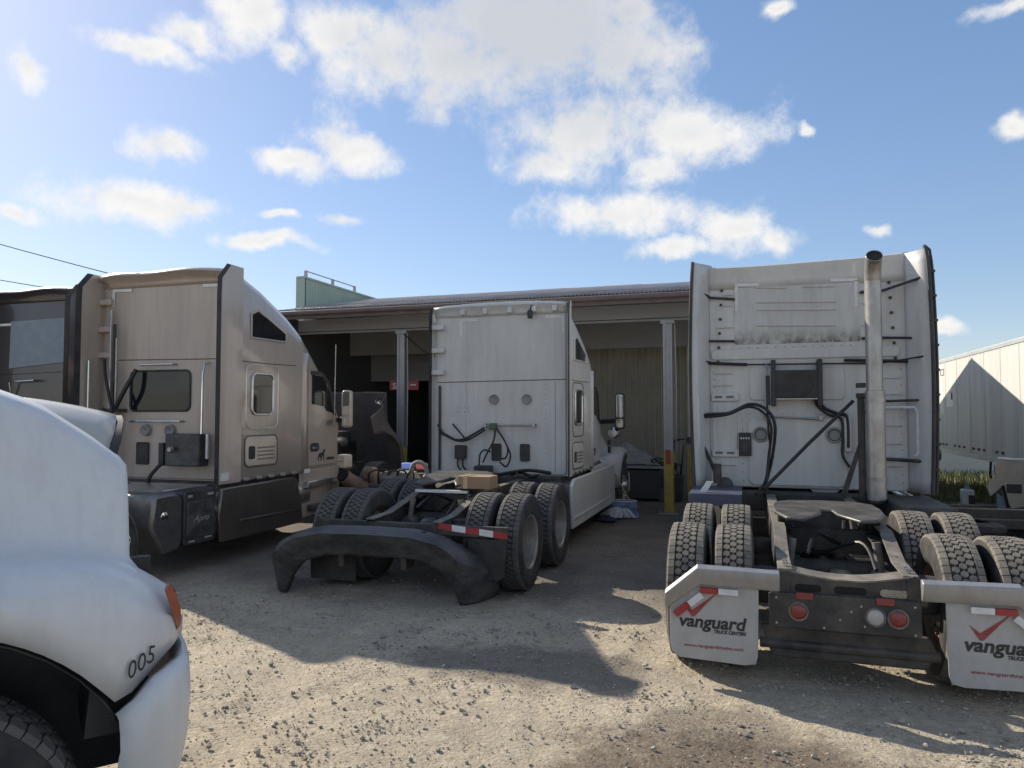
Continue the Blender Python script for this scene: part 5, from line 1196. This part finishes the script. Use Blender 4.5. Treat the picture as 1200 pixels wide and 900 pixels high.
e = thing('exhaust_elbow', 'rusty curved pipe elbow with dark open mouth beside the tan truck', 'pipe', (-6.05, 10.45, .62))
pts = spline([(-.07,-.28,.28),(.0,-.10,.16),(.18,.04,.10),(.32,.06,.16),(.30,.02,.28),(.16,.0,.30)], 7)
MB().tube(pts, .115, 18, caps=False).build('pipe', 'rust', e, True, solid=.008)
MB().tube([pts[0]+Vector((-.012,-.03,.02)), pts[2]], .098, 16).build('pipe_mouth', 'soot_and_holes', e, True)
MB().tube([(.02,.05,.02),(.1,.1,-.3),(.1,.1,-.6)], .03, 8).build('hanger', 'rust', e, True)

m = thing('mop', 'string mop with wooden handle propped against the white fender', 'mop', (-1.98, 13.2, 0))
MB().tube([(.06,.05,.05),(-.24,-.02,.62),(-.50,-.08,1.12)], .014, 8).build('handle', 'wood', m, True)
mm = MB(); rnd = random.Random(5)
for i in range(150):
    a = rnd.uniform(0, 6.28); r = rnd.uniform(.12, .34); x, y = -.28+r*1.0*math.cos(a), -.1+r*.55*math.sin(a)
    mm.tube(spline([(-.24+rnd.uniform(-.1,.1), -.08, .20+rnd.uniform(0,.06)), (lerp(-.24,x,.5), lerp(-.08,y,.5), .17), (x, y, .03)], 3), .011, 5)
mm.build('mop_strings', 'mop_white', m, True)['kind'] = 'stuff'
MB().box(-.34, -.14, -.12, -.04, .20, .25).build('mop_clamp', 'cloth_blue', m, bevel=.01)
def cloth(name, label, loc, sx, sy, h, matl, seed, cat, bx=.1):
    n = 18; v = []; f = []
    for j in range(n+1):
        for i in range(n+1):
            u, w = i/n*2-1, j/n*2-1; p = Vector((u*2.1+seed, w*2.1, seed))
            r = max(abs(u), abs(w)); z = h*(1-r**2.5)*(.6+.7*noise.noise(p)) + .02*noise.noise(p*4)
            v.append((u*sx*(1+.15*noise.noise(p*1.3)), w*sy*(1+.15*noise.noise(p*1.7+Vector((5,0,0)))), max(.004, z+.02)))
    for j in range(n):
        for i in range(n): a = j*(n+1)+i; f.append((a, a+1, a+n+2, a+n+1))
    o = MB().add(v, f).build(name, matl, None, True, solid=.004, angle=70, loc=loc); tag(o, label, cat); return o
bk = thing('cloth_sack', 'blue and white patterned sack slumped on the ground beneath the mop', 'sack', (-2.22, 13.25, 0))
rings = []
for i in range(9):
    z = .30*i/8; k = 1.0-.12*(i/8)+.05*math.sin(i*1.4)
    rings.append([((.33*k+.02*noise.noise(Vector((a*2, z*9, 1))))*math.cos(a), (.2*k+.02*noise.noise(Vector((a*2, z*9, 4))))*math.sin(a), z+.004) for a in [2*math.pi*q/20 for q in range(20)]])
MB().loft(rings, caps=True).build('sack_body', 'cloth_blue', bk, True, angle=70)
MB().tube([(p[0]*1.01, p[1]*1.01, p[2]) for p in rings[-1]]+[rings[-1][0]], .012, 6).build('sack_hem', 'mop_white', bk, True)
cloth('rag', 'dark navy rag lying on the ground in front of the patterned sack', (-2.42, 12.72, 0), .2, .16, .1, 'navy', 9.1, 'rag')

# work bench under a tarp in the right bay
wb = thing('work_bench', 'dark work bench heaped with a grey tarpaulin against the corrugated wall', 'bench', (-2.45, 16.2, 0))
MB().box(-.85, .75, -.4, .4, .70, .76).build('bench_top', 'beam_grey', wb, bevel=.006)
for x in (-.78, .68):
    for y in (-.34, .34): MB().box(x-.04, x+.04, y-.04, y+.04, 0, .70).build('leg', 'frame_black', wb)
MB().box(-.78, .68, -.36, .36, .05, .66).build('cupboard', 'dark_inside', wb, bevel=.01)
cloth('tarpaulin', 'crumpled grey tarpaulin heaped on the work bench', (-2.5, 16.2, .765), .66, .34, .42, 'tarp', 2.2, 'tarpaulin')
jn = thing('parts_bin', 'black parts bin with tangled cables beside the yellow column', 'bin', (-1.62, 16.1, 0))
MB().prism([(-.24,.0),(.24,.0),(.28,.55),(-.28,.55)], 'y', -.25, .25).build('bin_body', 'black_plastic', jn, bevel=.02)
for i in range(6):
    a = i*1.1; cable(jn, [(-.2+.06*i,-.1,.55),(-.1+.3*math.sin(a),-.2,.72+.04*i),(.2*math.cos(a),.1,.78),(.2-.05*i,.1,.55)], .014)
hr = thing('hose_reel', 'black hose hung from a bracket on the inner yellow post', 'hose', (-1.18, 16.1, 0))
MB().box(-.09, .09, -.03, .12, 1.25, 1.38).build('bracket', 'frame_black', hr, bevel=.01)
for i in range(4):
    a = .05*i; cable(hr, [(-.12,-.05,1.34),(-.32-a,-.08,1.25),(-.36-a,-.08,.8),(-.30-a,-.08,.35-.05*i),(-.22,-.08,.5),(-.15,-.06,1.2)], .013)

# red sign at the back of the left bay
sg = thing('shop_sign', 'small red sign with pale lettering in the left shed bay', 'sign', (-7.42, 14.9, 2.42))
MB().box(-.36, .36, -.01, .012, .0, .21).build('sign_board', 'sign_red', sg, bevel=.004)
text('SALE', .19, 'white_tape', sg, (-.28, -.0115, .035), REAR, bold=.004, width=.40)
MB().box(.16, .30, -.0135, -.0105, .10, .13).build('sign_mark', 'white_tape', sg)
MB().tube([(0,.02,.2),(0,.02,1.2)], .006, 5).build('hanging_wire', 'steel', sg)

# car waiting deep in the left bay, with lit lamps
cr = thing('parked_car', 'dark grey car in shadow inside the shed behind the middle truck', 'car', (-6.0, 17.3, 0), R(4))
prof = [(-2.0,.35),(-2.05,.7),(-1.95,.95),(-1.2,1.05),(-.6,1.48),(.6,1.52),(1.3,1.1),(2.0,.95),(2.1,.6),(2.05,.35)]
MB().loft([[(x*.97, y, z if z < 1 else lerp(z, 1.0, .06)) for y, z in prof] if abs(x) > .8 else [(x, y, z) for y, z in prof] for x in (-.88,-.8,-.4,0,.4,.8,.88)]).build('car_body', 'dark_paint', cr, bevel=.04)
MB().prism([(-1.15,1.08),(-.58,1.43),(.56,1.46),(1.2,1.12)], 'x', -.84, .84).build('car_windows', 'glass', cr)
for x in (-.6,.6): MB().prism(rr(x-.16, x+.16, .70, .86, .04), 'y', -2.08, -2.04).build('car_lamp', 'clear_lens', cr, bevel=.01)
for x in (-.8,.8):
    for y in (-1.3,1.35): MB().lathe([(-.1,.2),(-.11,.31),(.11,.31),(.11,.2),(.09,.17),(.09,0)], 24, (x, y, .32)).build('car_wheel', 'rubber', cr, True)

# cluttered creeper between tan and white trucks: drain pan, tool chest, warning lamp
tc = thing('tool_chest', 'low black tool chest standing between the tan and middle white trucks', 'tool chest', (-5.35, 11.0, 0))
MB().box(-.42, .42, -.3, .3, .08, .92).build('chest_body', 'frame_black', tc, bevel=.02)
for i in range(4): MB().box(-.39, .39, -.312, -.3005, .16+.18*i, .31+.18*i).build('drawer', 'black_plastic', tc, bevel=.006)
for i in range(4): MB().box(-.2, .2, -.33, -.3125, .26+.18*i, .285+.18*i).build('drawer_pull', 'steel', tc)
for x in (-.35,.35):
    for y in (-.24,.24): MB().lathe([(-.02,.0),(-.02,.04),(.02,.04),(.02,0)], 10, (x, y, .04)).build('castor', 'rubber', tc)
wl = thing('lamp_bar', 'small warning lamp with blue and red lights on the tool chest', 'lamp', (-5.25, 10.95, .92))
MB().box(-.26, .26, -.06, .06, .0, .05).build('lamp_base', 'black_plastic', wl, bevel=.008)
MB().prism(rr(-.22,-.04,.05,.15,.03), 'y', -.05, .05).build('blue_lamp', 'blue_led', wl, bevel=.015)
MB().prism(rr(.04,.22,.05,.15,.03), 'y', -.05, .05).build('red_lamp', 'red_led', wl, bevel=.015)
tr = thing('parts_crate', 'dark crate with round engine casing and loose cables behind the middle truck tyres', 'crate', (-5.15, 10.0, 0))
MB().box(-.3, .42, -.25, .3, .0, .82).build('crate', 'frame_black', tr, bevel=.03)
MB().lathe([(.82,.0),(.82,.3),(.92,.32),(1.0,.26),(1.02,.12),(1.02,0)], 22, (.1,0,0), 'z').build('casing', 'frame_dusty', tr, True)
cable(tr, [(.3,-.1,.9),(.45,-.2,1.15),(.62,-.2,1.12),(.66,-.15,.85)], .03, 'panel_grey')
for i in range(5): cable(tr, [(-.3+.15*i,-.2,.84),(-.25+.16*i,-.28,1.0+.03*(i % 2)),(-.1+.13*i,-.2,1.03),(.0+.1*i,-.1,.9)], .014)

# ---------------------------------------------------------------- right background
sc = thing('scrap_fairing', 'torn beige truck fairing propped upright in front of the trailer', 'fairing', (5.0, 17.1, gz(5, 17.1)))
MB().prism([(-.34,.62),(-.40,.80),(-.32,.95),(-.24,1.05),(-.26,1.25),(-.18,1.36),(.30,1.36),(.36,1.30),(.34,.45),(.02,.38),(-.12,.62),(-.14,.82)], 'y', -.05, .04).build('panel_face', 'beige_scrap', sc, bevel=.012)
MB().prism([(.30,.0),(.52,.02),(.58,.6),(.55,1.22),(.46,1.36),(.34,1.38)], 'y', -.10, .22).build('panel_side', 'beige_scrap', sc, bevel=.04)
MB().prism([(-.2,.02),(-.02,.0),(.0,.5),(-.22,.7)], 'y', .0, .06).build('leg', 'scrap_blue', sc, bevel=.008)
MB().prism([(.02,.0),(.3,.0),(.3,.42),(.04,.42)], 'y', .02, .1).build('leg', 'scrap_blue', sc, bevel=.008)
MB().box(-.06, .20, -.056, -.0505, .70, .88).build('window_hole', 'dark_inside', sc)  # dark plate, the shade of an opening put into its colour
MB().tube([(-.2,-.03,1.39),(.1,-.05,1.37),(.36,0,1.38),(.46,.05,1.30)], .03, 8).build('rim', 'white_tape', sc, True)
MB().prism([(-.16,.83),(-.10,.86),(-.02,.42),(-.06,.40)], 'y', -.064, -.0515).build('tear', 'soot_and_holes', sc)
jg = thing('plastic_jug', 'pale plastic jug standing in the grass under the trailer', 'jug', (5.2, 20.9, gz(5.2, 20.9)))
MB().prism(rr(-.14,.14,.0,.42,.06), 'y', -.11, .11).build('jug_body', 'jug', jg, bevel=.04)
MB().lathe([(.40,.09),(.48,.05),(.53,.045),(.57,.045),(.57,0)], 14, (0,0,0), 'z').build('jug_neck', 'scrap_blue', jg, True)
MB().box(.0, .135, -.14, -.111, .06, .28).build('jug_label', 'black_print', jg, bevel=.01)
gt = thing('gas_tank', 'dark horizontal fuel tank on a stand beside the right truck', 'tank', (2.55, 14.6, gz(2.55, 14.6)))
MB().lathe([(-.7,.0),(-.68,.10),(-.6,.17),(-.5,.19),(.5,.19),(.6,.17),(.68,.10),(.7,0)], 22, (0,0,1.16), 'x').build('tank_shell', 'frame_black', gt, True)
for x in (-.45,.35):
    MB().box(x-.04, x+.04, -.2, .2, .0, 1.0).build('stand', 'gas_green', gt, bevel=.01)
MB().tube([(.5,-.15,1.3),(.46,-.1,1.62),(.40,0,1.66),(.5,.1,1.33)], .022, 8).build('tank_strap', 'frame_black', gt, True)
for i, (x, y, l, a, z) in enumerate(((3.5,14.6,2.6,5,.1),(3.7,15.3,2.9,-4,.1),(3.6,14.95,2.4,2,.26),(4.2,18.2,2.2,8,.1))):
    o = MB().box(-l/2, l/2, -.09, .09, -.08, .08).build('timber_beam', 'old_timber', None, bevel=.012, loc=(x, y, gz(x, y)+z-.01), rot=(0,0,R(a)))
    tag(o, ('old dark timber beam lying nearest the right truck in the shade', 'second dark timber beam from the right truck, on the ground', 'short timber beam lying on top of two others', 'lone timber beam lying near the trailer leg')[i], 'timber', 'timber beams on the shaded ground')
st = thing('scrap_rail', 'bent steel rail lying on the ground below the beige scrap panel', 'rail', (5.4, 15.6, gz(5.4, 15.6)))
MB().tube([(-.9,.9,.06),(.1,.1,.08),(1.4,-.9,.06)], .06, 6).build('rail_bar', 'frame_dusty', st); MB().tube([(-.9,1.0,.05),(-.95,.9,.30)], .04, 6).build('rail_hook', 'frame_dusty', st)
def grass():
    rnd = random.Random(2); V = []; F = []
    for i in range(9000):
        x = rnd.uniform(2.8, 13); y = rnd.uniform(24.5, 31)
        if rnd.random() < .35: x = rnd.uniform(4, 9); y = rnd.uniform(21.6, 25)
        h = rnd.uniform(.08, .34)*(1 if y > 24 else .6); a = rnd.uniform(0, 3.14); dx, dy = .03*math.cos(a), .03*math.sin(a); lx, ly = rnd.uniform(-.12,.12), rnd.uniform(-.12,.12); z = gz(x, y)
        b = len(V); V += [(x-dx,y-dy,z-.01),(x+dx,y+dy,z-.01),(x+dx*.5+lx*.5,y+dy*.5+ly*.5,z+h*.6),(x+lx,y+ly,z+h)]; F += [(b,b+1,b+2),(b,b+2,b+3)]
    me = bpy.data.meshes.new('grass'); me.from_pydata(V, [], F); me.materials.append(M['grass'])
    o = bpy.data.objects.new('grass', me); COL.objects.link(o); tag(o, 'rough yellow-green grass growing behind and under the trailer', 'grass', kind='stuff')
grass()
fb = thing('far_building', 'long low pale building in the distance beyond the trailer', 'building', (14, 31.5, -.42), 0)
MB().box(-10.5, 10, 0, 6, 0, 1.8).build('wall', 'far_wall', fb)
MB().prism([(-.15,1.8),(6.15,1.8),(3,2.0)], 'x', -10.6, 10.2).build('roof', 'galvanized', fb)
for x in (-1,2,5,8):
    w = MB().box(x-.5, x+.5, -.03, -.002, .8, 1.5).build('window', 'glass', fb); MB().box(x-.56, x+.56, -.05, -.031, .74, .795).build('sill', 'far_wall', w)
def tree(name, label, loc, h, rx, seed):
    rnd = random.Random(seed); t = thing(name, label, 'tree', loc, 0, 'far trees beyond the yard')
    MB().tube([(0,0,-.1),(.05*h*.1,.0,h*.25),(.0,.05,h*.55),(.1,0,h*.85)], [h*.035,h*.028,h*.018,h*.006], 8).build('trunk', 'bark', t, True)
    tr_ = MB()
    for i in range(9):
        a = i*2.4; z = h*(.35+.05*i); tr_.tube([(0,0,z),(math.cos(a)*rx*.4,math.sin(a)*rx*.4,z+h*.1),(math.cos(a)*rx*.8,math.sin(a)*rx*.8,z+h*.14)], [h*.012,h*.007,h*.003], 5)
    tr_.build('limbs', 'bark', t, True)
    V = []; F = []
    cl = [(Vector((rnd.gauss(0,.45)*rx, rnd.gauss(0,.45)*rx, h*rnd.uniform(.38,1.0))), rx*rnd.uniform(.2,.42)) for _ in range(26)]
    for i in range(3200):
        c, r = rnd.choice(cl); d = Vector((rnd.gauss(0,1), rnd.gauss(0,1), rnd.gauss(0,.8))).normalized()*r*rnd.random()**.4; p = c+d
        u = Vector((rnd.gauss(0,1),rnd.gauss(0,1),rnd.gauss(0,1))).normalized(); w = u.orthogonal().normalized(); s = h*.018*rnd.uniform(.6,1.3)
        b = len(V); V += [p-u*s, p+w*s*.5, p+u*s, p-w*s*.5]; F += [(b,b+1,b+2,b+3)]
    me = bpy.data.meshes.new('crown'); me.from_pydata([tuple(v) for v in V], [], F); me.materials.append(M['leaf'])
    o = bpy.data.objects.new('crown', me); COL.objects.link(o); o.parent = t
tree('broadleaf_tree', 'far tree seen in the gap between the right truck and the trailer', (14.2, 60, -.4), 4.0, 1.7, 4)
tree('broadleaf_tree', 'far tree just right of the first, mostly behind the trailer', (18.5, 62, -.4), 3.6, 1.6, 8)
# overhead wires
for i, (a, c, lab) in enumerate((((-31,13.5,10.0),(-9.85,15.2,4.0),'upper black overhead wire crossing the sky at left'), ((-30,14.5,7.6),(-9.85,18,4.1),'lower black overhead wire ending at the dark truck roof'))):
    pts = [Vector(a).lerp(Vector(c), k/12) - Vector((0,0,.2*math.sin(math.pi*k/12))) for k in range(13)]
    o = MB().tube(pts, .012 if i < 2 else .006, 5).build('overhead_wire', 'hose', None, True); tag(o, lab, 'wire', 'overhead wires')
# clutter in the shade right of the white truck
rnd = random.Random(21)
for i, (x, y, lab) in enumerate(((3.35, 13.4, 'worn dark tyre lying flat in the shade, nearest the right truck'), (4.6, 15.2, 'worn dark tyre lying flat by the beige fairing'))):
    o = MB().lathe([(.0,.29),(.02,.29),(.05,.47),(.12,.50),(.2,.47),(.24,.29),(.22,.27)], 30, (0,0,0), 'z').build('loose_tyre', 'rubber', None, True, loc=(x, y, gz(x, y)+.01), rot=(0,.06,i*1.0))
    tag(o, lab, 'tyre', 'loose tyres in the shade')
V = []; F = []
for i in range(2600):
    x = rnd.uniform(2.4, 6.5); y = rnd.uniform(12.5, 21.5); h = rnd.uniform(.03, .16); a = rnd.uniform(0, 3.14); z = gz(x, y)
    if noise.noise(Vector((x*.8, y*.8, 1))) < -.05: continue
    dx, dy = .025*math.cos(a), .025*math.sin(a); lx, ly = rnd.uniform(-.08,.08), rnd.uniform(-.08,.08); b0 = len(V)
    V += [(x-dx,y-dy,z-.01),(x+dx,y+dy,z-.01),(x+lx,y+ly,z+h)]; F.append((b0,b0+1,b0+2))
me = bpy.data.meshes.new('weeds'); me.from_pydata(V, [], F); me.materials.append(M['leaf'])
o = bpy.data.objects.new('weeds', me); COL.objects.link(o); tag(o, 'low weeds and litter on the shaded ground right of the trucks', 'weeds', kind='stuff')
